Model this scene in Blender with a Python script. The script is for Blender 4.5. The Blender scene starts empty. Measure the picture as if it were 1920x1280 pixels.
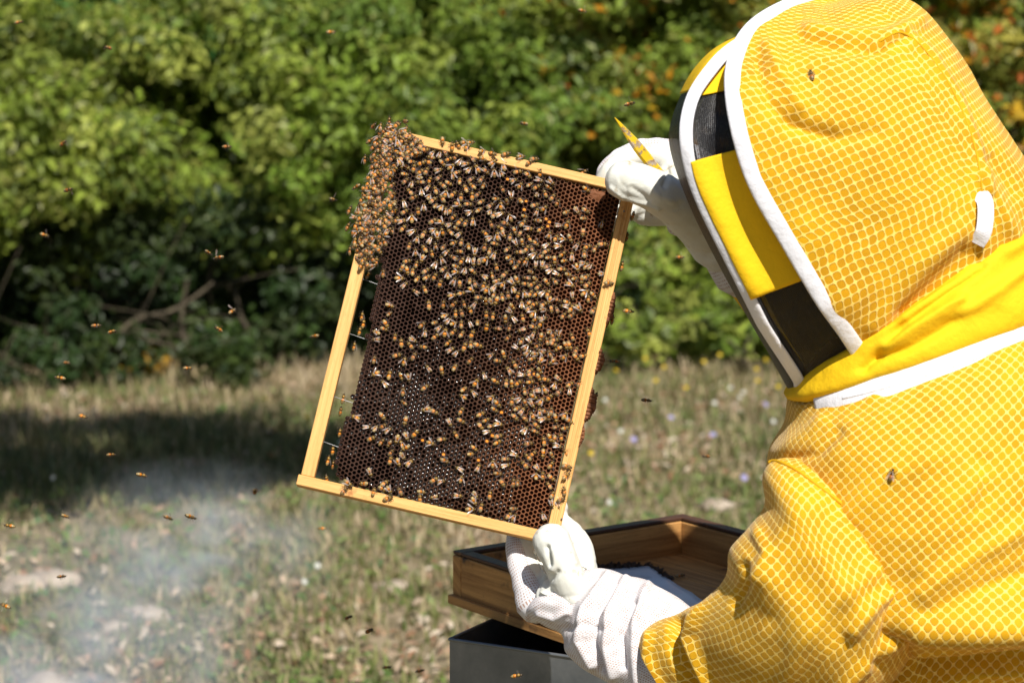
import bpy, math, random
import numpy as np
from mathutils import Vector, Matrix

random.seed(7); rng = np.random.default_rng(7)
S = bpy.context.scene
COL = S.collection

# ------------------------------------------------------------------ camera, sky, sun, exposure
CAM = np.array([0., 0., 1.6]); PITCH = math.radians(8.0)
FW = np.array([0, math.cos(PITCH), -math.sin(PITCH)]); RT = np.array([1., 0, 0]); UP = np.array([0, math.sin(PITCH), math.cos(PITCH)])
LENS = 85.0; K = 36.0 / LENS / 1920.0
cam_d = bpy.data.cameras.new('camera'); cam_d.lens = LENS; cam_d.sensor_width = 36
cam_d.clip_start = 0.05; cam_d.clip_end = 500
cam_d.dof.use_dof = True; cam_d.dof.focus_distance = 2.845; cam_d.dof.aperture_fstop = 6.3; cam_d.dof.aperture_blades = 7
cam = bpy.data.objects.new('camera', cam_d); COL.objects.link(cam)
cam.location = CAM; cam.rotation_euler = (math.radians(90) - PITCH, 0, 0)
S.camera = cam
SUN_AZ = math.radians(162.0)      # compass angle from +Y towards +X: behind the camera, to its right
SUN_EL = math.radians(51.0)
to_sun = Vector((math.sin(SUN_AZ) * math.cos(SUN_EL), math.cos(SUN_AZ) * math.cos(SUN_EL), math.sin(SUN_EL)))
w = bpy.data.worlds.new('World'); S.world = w; w.use_nodes = True
wn = w.node_tree.nodes; wl = w.node_tree.links
sky = wn.new('ShaderNodeTexSky'); sky.sky_type = 'NISHITA'; sky.sun_disc = False
sky.sun_elevation = SUN_EL; sky.sun_rotation = SUN_AZ
wn['Background'].inputs['Strength'].default_value = 0.060
wl.new(sky.outputs[0], wn['Background'].inputs['Color'])
sun_d = bpy.data.lights.new('sun', 'SUN'); sun_d.energy = 5.0; sun_d.angle = math.radians(0.53); sun_d.color = (1.0, 0.95, 0.87)
sun = bpy.data.objects.new('sun', sun_d); COL.objects.link(sun)
sun.rotation_euler = to_sun.to_track_quat('Z', 'Y').to_euler(); sun.location = (4, -4, 6)
vs = S.view_settings; vs.view_transform = 'Standard'; vs.look = 'None'; vs.exposure = 0.40; vs.gamma = 1.0; vs.use_curve_mapping = False
S.render.engine = 'CYCLES'; S.cycles.use_denoising = True
S.cycles.max_bounces = 8; S.cycles.transparent_max_bounces = 24; S.cycles.caustics_reflective = False; S.cycles.caustics_refractive = False
S.cycles.sample_clamp_indirect = 6.0; S.cycles.volume_bounces = 1

# ------------------------------------------------------------------ layout helpers
def P(x, y, d):
    x = np.asarray(x, float); y = np.asarray(y, float); d = np.asarray(d, float)
    return CAM + d[..., None] * (FW + (x - 960)[..., None] * K * RT - (y - 640)[..., None] * K * UP)
def onz(x, y, z):
    r = FW + RT * (x - 960) * K - UP * (y - 640) * K
    return CAM + r * (z - CAM[2]) / r[2]
def proj(q):
    v = np.asarray(q) - CAM; d = v @ FW
    return 960 + (v @ RT) / d / K, 640 - (v @ UP) / d / K, d

def hash3(i, j, k):
    n = (i * 374761393 + j * 668265263 + k * 2147483647) & 0xFFFFFFFF
    n = ((n ^ (n >> 13)) * 1274126177) & 0xFFFFFFFF
    n = (n ^ (n >> 16)) & 0xFFFFFF
    return n / float(0xFFFFFF)
def noise3(p):
    p = np.asarray(p, float); i = np.floor(p).astype(np.int64); f = p - i; f = f * f * (3 - 2 * f)
    r = 0
    for a in (0, 1):
        for b in (0, 1):
            for c in (0, 1):
                wgt = (f[..., 0] if a else 1 - f[..., 0]) * (f[..., 1] if b else 1 - f[..., 1]) * (f[..., 2] if c else 1 - f[..., 2])
                r = r + wgt * hash3(i[..., 0] + a, i[..., 1] + b, i[..., 2] + c)
    return r * 2 - 1
def fbm(p, o=3):
    r = 0; a = 1
    for _ in range(o):
        r = r + a * noise3(p); p = np.asarray(p) * 2.03 + 11.3; a *= .5
    return r

def mesh(name, V, Fc, mats=None, smooth=True, uv=None, mi=None, col=None):
    me = bpy.data.meshes.new(name)
    V = np.asarray(V, float)
    if isinstance(Fc, np.ndarray):
        n, k = Fc.shape
        me.vertices.add(len(V)); me.vertices.foreach_set('co', V.astype(np.float32).ravel())
        me.loops.add(n * k); me.loops.foreach_set('vertex_index', Fc.astype(np.int32).ravel())
        me.polygons.add(n); me.polygons.foreach_set('loop_start', np.arange(0, n * k, k, dtype=np.int32))
        me.update(calc_edges=True); me.validate()
    else:
        me.from_pydata([tuple(v) for v in V], [], [tuple(int(i) for i in f) for f in Fc]); me.update()
    for m in (mats or []): me.materials.append(m)
    me.polygons.foreach_set('use_smooth', np.full(len(me.polygons), smooth, dtype=bool))
    if mi is not None: me.polygons.foreach_set('material_index', np.asarray(mi, dtype=np.int32))
    if uv is not None:
        l = me.uv_layers.new(name='UVMap'); li = np.empty(len(me.loops), dtype=np.int32); me.loops.foreach_get('vertex_index', li)
        l.data.foreach_set('uv', np.asarray(uv, dtype=np.float32)[li].ravel())
    if col is not None:
        a = me.color_attributes.new('Col', 'FLOAT_COLOR', 'POINT')
        c = np.ones((len(V), 4), dtype=np.float32); c[:, :3] = col; a.data.foreach_set('color', c.ravel())
    return me
def obj(name, me, parent=None, label=None, cat=None, group=None, kind=None):
    o = bpy.data.objects.new(name, me); COL.objects.link(o); o.parent = parent
    tag(o, label, cat, group, kind); return o
def tag(o, label=None, cat=None, group=None, kind=None):
    for k, v in (('label', label), ('category', cat), ('group', group), ('kind', kind)):
        if v: o[k] = v
def empty(name, loc=(0, 0, 0), **kw):
    o = bpy.data.objects.new(name, None); o.empty_display_size = .05; o.location = loc; COL.objects.link(o); tag(o, **kw); return o
def hang(o, parent):                       # parent while keeping world-space vertex coordinates
    o.parent = parent; o.matrix_parent_inverse = Matrix.Translation(parent.location).inverted() if parent.parent is None else Matrix.Identity(4)
    return o

def grid_faces(nr, nc, wrap=False):
    c = np.arange(nc if wrap else nc - 1); r = np.arange(nr - 1)
    R_, C_ = np.meshgrid(r, c, indexing='ij'); C2 = (C_ + 1) % nc
    return np.stack([R_ * nc + C_, R_ * nc + C2, (R_ + 1) * nc + C2, (R_ + 1) * nc + C_], -1).reshape(-1, 4)
def catmull(keys, n):
    k = np.asarray(keys, float); m = len(k)
    u = np.linspace(0, m - 1, n); i = np.clip(np.floor(u).astype(int), 0, m - 2); f = (u - i)[:, None]
    g = lambda j: k[np.clip(j, 0, m - 1)]
    p0, p1, p2, p3 = g(i - 1), g(i), g(i + 1), g(i + 2)
    p0 = np.where((i - 1 < 0)[:, None], 2 * p1 - p2, p0); p3 = np.where((i + 2 > m - 1)[:, None], 2 * p2 - p1, p3)
    return .5 * (2 * p1 + (p2 - p0) * f + (2 * p0 - 5 * p1 + 4 * p2 - p3) * f ** 2 + (3 * p1 - p0 - 3 * p2 + p3) * f ** 3)
def grid_normals(G, wrap=False):
    if wrap: du = np.roll(G, -1, 1) - np.roll(G, 1, 1)
    else: du = np.gradient(G, axis=1)
    dv = np.gradient(G, axis=0); n = np.cross(du, dv)
    return n / (np.linalg.norm(n, axis=-1, keepdims=True) + 1e-12)
def grid_uv(G, wrap=False):
    du = np.linalg.norm(np.diff(G, axis=1), axis=-1); u = np.concatenate([np.zeros((G.shape[0], 1)), np.cumsum(du, 1)], 1)
    mid = G.shape[1] // 2; u = u - u[:, mid:mid + 1]
    dv = np.linalg.norm(np.diff(G, axis=0), axis=-1); v = np.concatenate([np.zeros((1, G.shape[1])), np.cumsum(dv, 0)], 0)
    k = np.ones(9) / 9
    return np.stack([u, .6 * v + .4 * v.mean(1, keepdims=True)], -1)
def seg_dist(px, py, path):
    path = np.asarray(path, float); best = np.full(px.shape, 1e9)
    for (x0, y0), (x1, y1) in zip(path[:-1], path[1:]):
        dx, dy = x1 - x0, y1 - y0; t = np.clip(((px - x0) * dx + (py - y0) * dy) / (dx * dx + dy * dy + 1e-9), 0, 1)
        best = np.minimum(best, np.hypot(px - x0 - t * dx, py - y0 - t * dy))
    return best
def sculpt(G, N, folds):
    """folds: (path of points, half width, height in metres)"""
    px, py, d = proj(G.reshape(-1, 3)); px = px.reshape(G.shape[:2]); py = py.reshape(G.shape[:2])
    face = np.clip(-(N @ FW) * 2.5, 0, 1)
    off = np.zeros(G.shape[:2])
    for path, wd, amp in folds: off += amp * np.exp(-(seg_dist(px, py, path) / wd) ** 2)
    return G + N * (off * face)[..., None]
def tube(path, rad, ns=10, cap=True, flat=1.0, up=None):
    """closed tapering tube along 3D points"""
    Pt = np.asarray(path, float); r = np.broadcast_to(np.asarray(rad, float), (len(Pt),)).copy()
    T = np.gradient(Pt, axis=0); T /= np.linalg.norm(T, axis=1, keepdims=True) + 1e-12
    ref = np.array([0, 0, 1.]) if up is None else np.asarray(up, float)
    if abs(T[0] @ ref) > .9 and up is None: ref = np.array([0, 1., 0])
    V = []; B0 = np.cross(T[0], ref); B0 /= np.linalg.norm(B0)
    rings = []
    a = np.linspace(0, 2 * np.pi, ns, endpoint=False)
    for i in range(len(Pt)):
        B0 = B0 - T[i] * (B0 @ T[i]); B0 /= np.linalg.norm(B0); N0 = np.cross(B0, T[i])
        rings.append(Pt[i] + r[i] * (np.cos(a)[:, None] * B0 + flat * np.sin(a)[:, None] * N0))
    pre, post = [], []
    if cap:
        for k in (1.0, .9, .6):
            s = math.sqrt(max(0, 1 - k * k)); s = max(s, .03)
            pre.append((rings[0] - Pt[0]) * s + Pt[0] - T[0] * r[0] * k * .95)
            post.insert(0, (rings[-1] - Pt[-1]) * s + Pt[-1] + T[-1] * r[-1] * k * .95)
    allr = pre + rings + post
    V = np.concatenate(allr); Fc = [tuple(f) for f in grid_faces(len(allr), ns, True)]
    Fc.append(tuple(range(ns - 1, -1, -1))); Fc.append(tuple(range((len(allr) - 1) * ns, len(allr) * ns)))
    return V, Fc
def join(parts):
    V = []; Fc = []; o = 0
    for v, f in parts:
        V.append(np.asarray(v)); Fc += [tuple(i + o for i in q) for q in f]; o += len(v)
    return np.concatenate(V), Fc
def box_vf(c, ax, ay, az, bev=0.0):
    c, ax, ay, az = map(lambda q: np.asarray(q, float), (c, ax, ay, az))
    if bev <= 0:
        V = [c + sx * ax + sy * ay + sz * az for sx in (-1, 1) for sy in (-1, 1) for sz in (-1, 1)]
        return np.array(V), [(0, 1, 3, 2), (4, 6, 7, 5), (0, 4, 5, 1), (2, 3, 7, 6), (0, 2, 6, 4), (1, 5, 7, 3)]
    lx, ly, lz = (np.linalg.norm(q) for q in (ax, ay, az)); ex, ey, ez = ax / lx, ay / ly, az / lz
    V = []; idx = {}
    for sx in (-1, 1):
        for sy in (-1, 1):
            for sz in (-1, 1):
                for k in range(3):
                    q = [lx - bev, ly - bev, lz - bev]; q[k] += bev
                    idx[(sx, sy, sz, k)] = len(V); V.append(c + sx * q[0] * ex + sy * q[1] * ey + sz * q[2] * ez)
    Fc = []
    for k in range(3):
        a, b = [(1, 2), (2, 0), (0, 1)][k]
        for s in (-1, 1):
            def cn(sa, sb):
                t = [0, 0, 0]; t[k] = s; t[a] = sa; t[b] = sb; return idx[(*t, k)]
            q = [cn(-1, -1), cn(1, -1), cn(1, 1), cn(-1, 1)]; Fc.append(tuple(q if s > 0 else q[::-1]))
    for k in range(3):      # edges along axis k
        a, b = [(1, 2), (2, 0), (0, 1)][k]
        for sa in (-1, 1):
            for sb in (-1, 1):
                def cn(sk, f):
                    t = [0, 0, 0]; t[k] = sk; t[a] = sa; t[b] = sb; return idx[(*t, f)]
                q = [cn(-1, a), cn(1, a), cn(1, b), cn(-1, b)]
                Fc.append(tuple(q if sa * sb < 0 else q[::-1]))
    for sx in (-1, 1):
        for sy in (-1, 1):
            for sz in (-1, 1):
                q = [idx[(sx, sy, sz, k)] for k in range(3)]; Fc.append(tuple(q if sx * sy * sz > 0 else q[::-1]))
    return np.array(V), Fc

# ------------------------------------------------------------------ materials
def mat(name, base=(.5, .5, .5), rough=.6, spec=.5, **kw):
    m = bpy.data.materials.new(name); m.use_nodes = True; b = m.node_tree.nodes['Principled BSDF']
    b.inputs['Base Color'].default_value = (*base, 1); b.inputs['Roughness'].default_value = rough
    b.inputs['Specular IOR Level'].default_value = spec
    for k, v in kw.items(): b.inputs[k.replace('_', ' ')].default_value = v
    return m
class NT:
    def __init__(s, m): s.m = m; s.t = m.node_tree; s.n = s.t.nodes; s.b = s.n.get('Principled BSDF')
    def node(s, t, **kw):
        n = s.n.new(t)
        for k, v in kw.items():
            if k in n.bl_rna.properties: setattr(n, k, v)
            else: n.inputs[k].default_value = v
        return n
    def link(s, a, b): s.t.links.new(a, b)
    def coord(s, what='Object', scale=(1, 1, 1), rot=(0, 0, 0)):
        c = s.node('ShaderNodeTexCoord'); mp = s.node('ShaderNodeMapping'); mp.inputs['Scale'].default_value = scale; mp.inputs['Rotation'].default_value = rot
        s.link(c.outputs[what], mp.inputs['Vector']); return mp.outputs[0]
    def noise(s, vec, scale=5, detail=3, rough=.5, dist=0):
        n = s.node('ShaderNodeTexNoise'); n.inputs['Scale'].default_value = scale; n.inputs['Detail'].default_value = detail
        n.inputs['Roughness'].default_value = rough; n.inputs['Distortion'].default_value = dist
        s.link(vec, n.inputs['Vector']); return n.outputs['Fac']
    def ramp(s, fac, stops):
        r = s.node('ShaderNodeValToRGB'); e = r.color_ramp.elements
        while len(e) > 1: e.remove(e[-1])
        e[0].position = stops[0][0]; e[0].color = (*stops[0][1], 1)
        for p, c in stops[1:]:
            x = e.new(p); x.color = (*c, 1)
        s.link(fac, r.inputs[0]); return r.outputs[0]
    def math(s, op, a, b=None, clamp=False):
        n = s.node('ShaderNodeMath', operation=op); n.use_clamp = clamp
        for i, v in enumerate((a, b)):
            if v is None: continue
            if isinstance(v, (int, float)): n.inputs[i].default_value = v
            else: s.link(v, n.inputs[i])
        return n.outputs[0]
    def mix(s, fac, a, b, mode='MIX'):
        n = s.node('ShaderNodeMix', data_type='RGBA', blend_type=mode)
        for k, v in ((0, fac), (6, a), (7, b)):
            if isinstance(v, (int, float)): n.inputs[k].default_value = v
            elif isinstance(v, tuple): n.inputs[k].default_value = (*v, 1)
            else: s.link(v, n.inputs[k])
        return n.outputs[2]
    def bump(s, h, strength=.3, dist=.001, prev=None):
        n = s.node('ShaderNodeBump'); n.inputs['Strength'].default_value = strength; n.inputs['Distance'].default_value = dist
        s.link(h, n.inputs['Height'])
        if prev is not None: s.link(prev, n.inputs['Normal'])
        return n.outputs[0]
    def base(s, c): s.link(c, s.b.inputs['Base Color'])
    def normal(s, c): s.link(c, s.b.inputs['Normal'])

M = {}
def cell_grid(nt, pitch, power=3.0):
    """distance from the centre of each square of a UV grid, 0 .. ~.5, plus position"""
    c = nt.node('ShaderNodeTexCoord'); s = nt.node('ShaderNodeSeparateXYZ'); nt.link(c.outputs['UV'], s.inputs[0])
    n = nt.noise(c.outputs['UV'], 1 / (pitch * 2.2), 2)
    out = []; fl = []
    for k in (0, 1):
        q = nt.math('MULTIPLY', s.outputs[k], 1 / pitch)
        q = nt.math('ADD', q, nt.math('MULTIPLY', n, .11 if k else -.11))
        f = nt.math('SUBTRACT', nt.math('FRACT', q), .5)
        out.append(nt.math('POWER', nt.math('ABSOLUTE', f), power)); fl.append(nt.math('FLOOR', q))
    cb = nt.node('ShaderNodeCombineXYZ'); nt.link(fl[0], cb.inputs[0]); nt.link(fl[1], cb.inputs[1])
    wnz = nt.node('ShaderNodeTexWhiteNoise'); nt.link(cb.outputs[0], wnz.inputs['Vector']); nt.cell_random = wnz.outputs['Value']
    return nt.math('POWER', nt.math('ADD', out[0], out[1]), 1 / power), c.outputs['UV']

def fabric_mesh():
    m = mat('ventilated_yellow_mesh', rough=.75, spec=.2); nt = NT(m)
    d, uv = cell_grid(nt, .0094)
    fine = nt.node('ShaderNodeTexWave', wave_type='BANDS'); fine.inputs['Scale'].default_value = 330; nt.link(uv, fine.inputs['Vector'])
    fine.inputs['Distortion'].default_value = 2.0
    big = nt.noise(uv, 26, 3)
    cream = nt.mix(big, (.85, .56, .085), (.88, .65, .20))
    dot = nt.mix(fine.outputs['Fac'], (.46, .202, .001), (.73, .38, .002)); dot = nt.mix(nt.math('MULTIPLY', nt.cell_random, .45), dot, (.34, .145, .001))
    dot = nt.mix(nt.ramp(nt.noise(uv, 11, 4, .6), [(.35, (.0, .0, .0)), (.7, (.55, .55, .55))]), dot, (.80, .455, .004))
    edge = nt.node('ShaderNodeMapRange', interpolation_type='SMOOTHSTEP'); edge.inputs[1].default_value = .415; edge.inputs[2].default_value = .475
    nt.link(d, edge.inputs[0])
    c = nt.mix(edge.outputs[0], dot, cream)
    nt.base(c)
    b = nt.bump(edge.outputs[0], .65, .0011)
    b = nt.bump(nt.noise(uv, 900, 1), .18, .0006, b)
    nt.normal(b)
    m.node_tree.nodes['Principled BSDF'].inputs['Sheen Weight'].default_value = .15
    return m
def cloth(name, base, weave=1500, rough=.8, var=.12):
    m = mat(name, base, rough, .25); nt = NT(m); v = nt.coord('Object')
    n = nt.noise(v, 18, 3); c2 = tuple(x * (1 - var) for x in base); nt.base(nt.mix(n, base, c2))
    b = nt.bump(nt.noise(v, 45, 5, .6), .5, .005); nt.normal(nt.bump(nt.noise(v, weave, 1), .25, .0006, b)); return m
def veil():
    m = bpy.data.materials.new('black_net_veil'); m.use_nodes = True; nt = NT(m); b = nt.b
    b.inputs['Base Color'].default_value = (.008, .008, .010, 1); b.inputs['Roughness'].default_value = .40
    b.inputs['Specular IOR Level'].default_value = .35
    d, uv = cell_grid(nt, .0021, 4.0)
    n = nt.noise(uv, 800, 1)
    a = nt.math('GREATER_THAN', nt.math('ADD', d, nt.math('MULTIPLY', nt.math('SUBTRACT', n, .5), .12)), .30)
    a = nt.math('ADD', nt.math('MULTIPLY', a, .38), .56)
    sp = nt.ramp(nt.noise(uv, 420, 2, .7), [(.60, (.006, .006, .008)), (.72, (.16, .17, .18))]); nt.base(nt.mix(nt.noise(uv, 25, 3), (.006, .006, .008), sp))  # pale grey speckles painted into the colour as glints of the net
    nt.link(a, b.inputs['Alpha']); nt.normal(nt.bump(d, .8, .0008, nt.bump(nt.noise(uv, 35, 4), .6, .006))); return m
def leather():
    m = mat('white_goatskin', (.76, .77, .72), .5, .35); nt = NT(m); v = nt.coord('Object')
    n = nt.noise(v, 14, 5, .6); st = nt.noise(v, 55, 4, .7)
    c = nt.ramp(n, [(.3, (.71, .72, .69)), (.60, (.66, .66, .59)), (.8, (.55, .50, .36))])
    c = nt.mix(nt.ramp(st, [(.60, (0, 0, 0)), (.72, (.8, .8, .8))]), c, (.36, .26, .13))
    nt.base(c); b = nt.bump(nt.noise(v, 30, 5, .6, .8), .4, .005); nt.normal(nt.bump(nt.noise(v, 700, 2), .2, .0005, b)); return m
def glove_net():
    m = mat('white_glove_net', (.80, .79, .80), .8, .2); nt = NT(m)
    d, uv = cell_grid(nt, .0030, 2.0)
    n = nt.noise(uv, 70, 4, .6)
    hole = nt.math('LESS_THAN', d, nt.math('SUBTRACT', nt.math('MULTIPLY', n, .75), .13))
    nt.base(nt.mix(hole, nt.mix(nt.noise(uv, 22, 4), (.74, .73, .75), (.60, .58, .60)), (.40, .27, .22)))
    b = nt.bump(hole, -.5, .0009); nt.normal(nt.bump(nt.noise(uv, 120, 4), .3, .002, b)); return m
def wood(name, c1, c2, scale, dirt=None, rough=.65, gs=(6, 200)):
    m = mat(name, c1, rough, .3); nt = NT(m); v = nt.coord('UV', (1, 1, 1))
    mp = nt.node('ShaderNodeMapping'); mp.inputs['Scale'].default_value = (*gs, 1); nt.link(v, mp.inputs[0])
    g = nt.noise(mp.outputs[0], scale, 4, .6, .6)
    mp2 = nt.node('ShaderNodeMapping'); mp2.inputs['Scale'].default_value = (90, 1600, 1); nt.link(v, mp2.inputs[0])
    g2 = nt.noise(mp2.outputs[0], 1, 2)
    c = nt.mix(nt.ramp(g, [(.36, (0, 0, 0)), (.64, (1, 1, 1))]), c1, c2); c = nt.mix(nt.math('MULTIPLY', nt.math('GREATER_THAN', g2, .63), .45), c, tuple(x * .55 for x in c2))
    if dirt:
        o = nt.coord('Object'); dn = nt.noise(o, dirt[1], 5, .65)
        c = nt.mix(nt.math('MULTIPLY', nt.math('SUBTRACT', dn, dirt[2]), 6, ), c, dirt[0]) if False else nt.mix(nt.ramp(dn, [(dirt[2], (0, 0, 0)), (dirt[2] + .12, (1, 1, 1))]), c, dirt[0])
    nt.base(c); nt.normal(nt.bump(g2, .25, .0008, nt.bump(g, .2, .001))); return m
def leafmat(name, cols, rough=.45, trans=.42):
    m = bpy.data.materials.new(name); m.use_nodes = True; nt = NT(m)
    at = nt.node('ShaderNodeAttribute'); at.attribute_name = 'Col'
    nt.base(at.outputs['Color']); nt.b.inputs['Roughness'].default_value = rough; nt.b.inputs['Specular IOR Level'].default_value = .35
    tr = nt.node('ShaderNodeBsdfTranslucent'); nt.link(nt.mix(1.0, at.outputs['Color'], (1.0, 1.0, .45), 'MULTIPLY'), tr.inputs['Color'])
    mx = nt.node('ShaderNodeMixShader'); mx.inputs[0].default_value = trans
    nt.link(nt.b.outputs[0], mx.inputs[1]); nt.link(tr.outputs[0], mx.inputs[2]); nt.link(mx.outputs[0], nt.n['Material Output'].inputs[0]); return m
def vcol(name, rough=.5, spec=.4, bump=None):
    m = mat(name, (.5, .5, .5), rough, spec); nt = NT(m); at = nt.node('ShaderNodeAttribute'); at.attribute_name = 'Col'; nt.base(at.outputs['Color'])
    if bump: nt.normal(nt.bump(nt.noise(nt.coord('Object'), bump[0], 2), bump[1], bump[2]))
    return m
M['mesh'] = fabric_mesh()
M['yellow'] = cloth('plain_yellow_cotton', (.84, .525, .008))
M['white'] = cloth('white_tape', (.76, .76, .80), 900)
M['veil'] = veil(); M['leather'] = leather(); M['net'] = glove_net()
M['seam'] = mat('yellow_stitching', (.66, .36, .01), .8, .2)
M['wood'] = wood('pale_pine', (.74, .43, .15), (.60, .31, .09), 1.4, ((.40, .17, .05), 38, .61))
M['oldwood'] = wood('weathered_hive_wood', (.56, .295, .095), (.30, .14, .042), 1.2, ((.06, .04, .03), 22, .60), .65, (4, 75))
M['oldwood_rim'] = wood('propolised_hive_wood', (.10, .045, .022), (.05, .025, .02), 1.2, ((.30, .14, .05), 30, .62), .4)
m = mat('galvanised_sheet', (.30, .32, .34), .42, .5, Metallic=.65); nt = NT(m); v = nt.coord('Object')
nt.base(nt.ramp(nt.noise(v, 16, 5, .65), [(.3, (.13, .145, .16)), (.55, (.19, .205, .22)), (.8, (.27, .28, .29))])); nt.normal(nt.bump(nt.noise(v, 300, 3), .12, .0006)); M['metal'] = m
m = mat('pale_blue_sheet', (.55, .66, .80), .3, .5); nt = NT(m); v = nt.coord('Object')
nt.base(nt.ramp(nt.noise(v, 30, 4), [(.3, (.78, .86, .94)), (.6, (.68, .78, .90)), (.75, (.52, .58, .65))])); M['sheet'] = m
M['wire'] = mat('steel_wire', (.30, .30, .30), .45, .5, Metallic=1.0)
M['dirt'] = mat('dark_debris', (.05, .03, .02), .7)
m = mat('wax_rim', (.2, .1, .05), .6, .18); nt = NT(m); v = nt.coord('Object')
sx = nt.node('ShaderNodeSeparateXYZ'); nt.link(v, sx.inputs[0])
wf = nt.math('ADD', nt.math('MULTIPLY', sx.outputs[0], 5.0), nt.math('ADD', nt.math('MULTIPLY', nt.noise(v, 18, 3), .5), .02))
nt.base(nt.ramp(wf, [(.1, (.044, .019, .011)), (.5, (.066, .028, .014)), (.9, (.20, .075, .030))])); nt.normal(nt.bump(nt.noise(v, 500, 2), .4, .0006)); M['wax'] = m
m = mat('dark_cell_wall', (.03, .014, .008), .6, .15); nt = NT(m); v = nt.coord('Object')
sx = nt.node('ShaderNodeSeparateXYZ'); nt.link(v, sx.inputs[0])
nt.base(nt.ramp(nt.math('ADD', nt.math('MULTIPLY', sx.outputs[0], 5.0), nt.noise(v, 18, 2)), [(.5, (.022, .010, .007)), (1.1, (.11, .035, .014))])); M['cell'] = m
M['nectar'] = mat('nectar', (.012, .006, .003), .12, .7)
M['pollen'] = mat('orange_pollen', (.75, .26, .02), .6, .3)
M['bee'] = vcol('bee_body', .38, .5, (1400, .5, .0004))
for wname, al in (('wing', .07), ('wing_bright', .38)):  # bright copy is more opaque, its pale colour standing in for wing glints
    m = mat('bee_' + wname, (.70, .60, .58), .25, .7); nt = NT(m); nt.b.inputs['Alpha'].default_value = al
    nv = nt.node('ShaderNodeTexVoronoi'); nv.feature = 'DISTANCE_TO_EDGE'; nv.inputs['Scale'].default_value = 600; nt.link(nt.coord('Object'), nv.inputs['Vector'])
    nt.base(nt.ramp(nv.outputs['Distance'], [(0, (.26, .16, .12)), (.12, (.80, .70, .66))])); M[wname] = m
M['leaf'] = leafmat('leaf', None); M['grass'] = leafmat('grass_blades', None, .6, .25)
m = mat('bark', (.16, .12, .08), .9, .2); nt = NT(m); v = nt.coord('Object'); nt.base(nt.ramp(nt.noise(v, 12, 5), [(.35, (.05, .04, .028)), (.7, (.14, .115, .075))])); nt.normal(nt.bump(nt.noise(v, 40, 4), .6, .01)); M['bark'] = m
m = mat('dry_meadow_soil', (.2, .15, .1), .95, .1); nt = NT(m); v = nt.coord('Object')
a = nt.ramp(nt.noise(v, 1.1, 6, .65), [(.32, (.105, .105, .045)), (.5, (.25, .21, .13)), (.62, (.34, .27, .18)), (.75, (.40, .30, .21))])
nt.base(nt.mix(nt.ramp(nt.noise(v, 14, 4, .7), [(.4, (0, 0, 0)), (.62, (1, 1, 1))]), a, (.16, .13, .075))); nt.normal(nt.bump(nt.noise(v, 25, 5, .7), .8, .03)); M['soil'] = m
m = mat('pale_stone', (.5, .45, .38), .9, .2); nt = NT(m); v = nt.coord('Object'); nt.base(nt.ramp(nt.noise(v, 20, 5), [(.3, (.26, .20, .15)), (.7, (.46, .39, .31))])); nt.normal(nt.bump(nt.noise(v, 60, 5), .6, .01)); M['stone'] = m
m = mat('hive_tool_paint', (.85, .55, .02), .4, .5); nt = NT(m); v = nt.coord('Object')
wn_ = nt.ramp(nt.noise(v, 70, 5, .75), [(.50, (0, 0, 0)), (.56, (1, 1, 1))])
nt.base(nt.mix(wn_, (.86, .56, .015), nt.ramp(nt.noise(v, 150, 3), [(.3, (.25, .14, .06)), (.7, (.52, .44, .36))]))); nt.normal(nt.bump(wn_, .4, .0006)); M['tool'] = m
M['skin'] = mat('skin', (.5, .3, .2), .6); M['boot'] = mat('rubber_boot', (.03, .035, .03), .5)

# ------------------------------------------------------------------ ground
def ground_z(x, y):
    p = np.stack([np.asarray(x, float) * .55, np.asarray(y, float) * .55, np.zeros_like(np.asarray(x, float))], -1)
    return .035 * noise3(p) + .012 * noise3(p * 4.1)
gx = np.concatenate([np.linspace(-150, -8, 12)[:-1], np.linspace(-8, 8, 90), np.linspace(8, 150, 12)[1:]])
gy = np.concatenate([np.linspace(-60, 0, 6)[:-1], np.linspace(0, 16, 90), np.linspace(16, 250, 14)[1:]])
GX, GY = np.meshgrid(gx, gy)
obj('ground', mesh('ground', np.stack([GX, GY, ground_z(GX, GY)], -1).reshape(-1, 3), grid_faces(len(gy), len(gx)), [M['soil']]),
    label='dry meadow ground with bare earth and short grass', kind='structure')

# ------------------------------------------------------------------ leaves
def leaf_mesh(C, Nn, size, cols, aspect=1.7):
    """kinked diamond leaves; C centres, Nn normals"""
    n = len(C); a = rng.normal(size=(n, 3)); T = np.cross(Nn, a); T /= np.linalg.norm(T, axis=1, keepdims=True) + 1e-9
    B = np.cross(Nn, T); s = (size * rng.uniform(.6, 1.3, n))[:, None]
    V = np.stack([C - T * s * aspect * .5, C + B * s * .38 + Nn * s * .10, C + T * s * aspect * .5 - Nn * s * .12, C - B * s * .38 + Nn * s * .10], 1).reshape(-1, 3)
    F4 = np.arange(n * 4).reshape(n, 4)
    Ft = np.concatenate([F4[:, [0, 1, 2]], F4[:, [0, 2, 3]]])
    return V, Ft, np.repeat(cols, 4, 0)
PAL = {
    'olive': [(.15, .19, .028), (.20, .235, .038), (.105, .145, .024), (.24, .25, .055)],
    'green': [(.115, .165, .024), (.16, .21, .032), (.085, .125, .020), (.21, .24, .042)],
    'deep':  [(.035, .11, .034), (.05, .145, .042), (.075, .15, .032), (.13, .18, .055)],
    'autumn': [(.13, .16, .026), (.17, .175, .032), (.21, .18, .036), (.13, .165, .026), (.60, .26, .014), (.52, .13, .018)],
    'dark':  [(.018, .034, .009), (.026, .044, .010), (.034, .048, .012)],  # deep greens, darkened further so the hollow's shade is in the leaf colour
    'gold': [(.45, .30, .015), (.25, .22, .03), (.35, .20, .02)],
}
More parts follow.
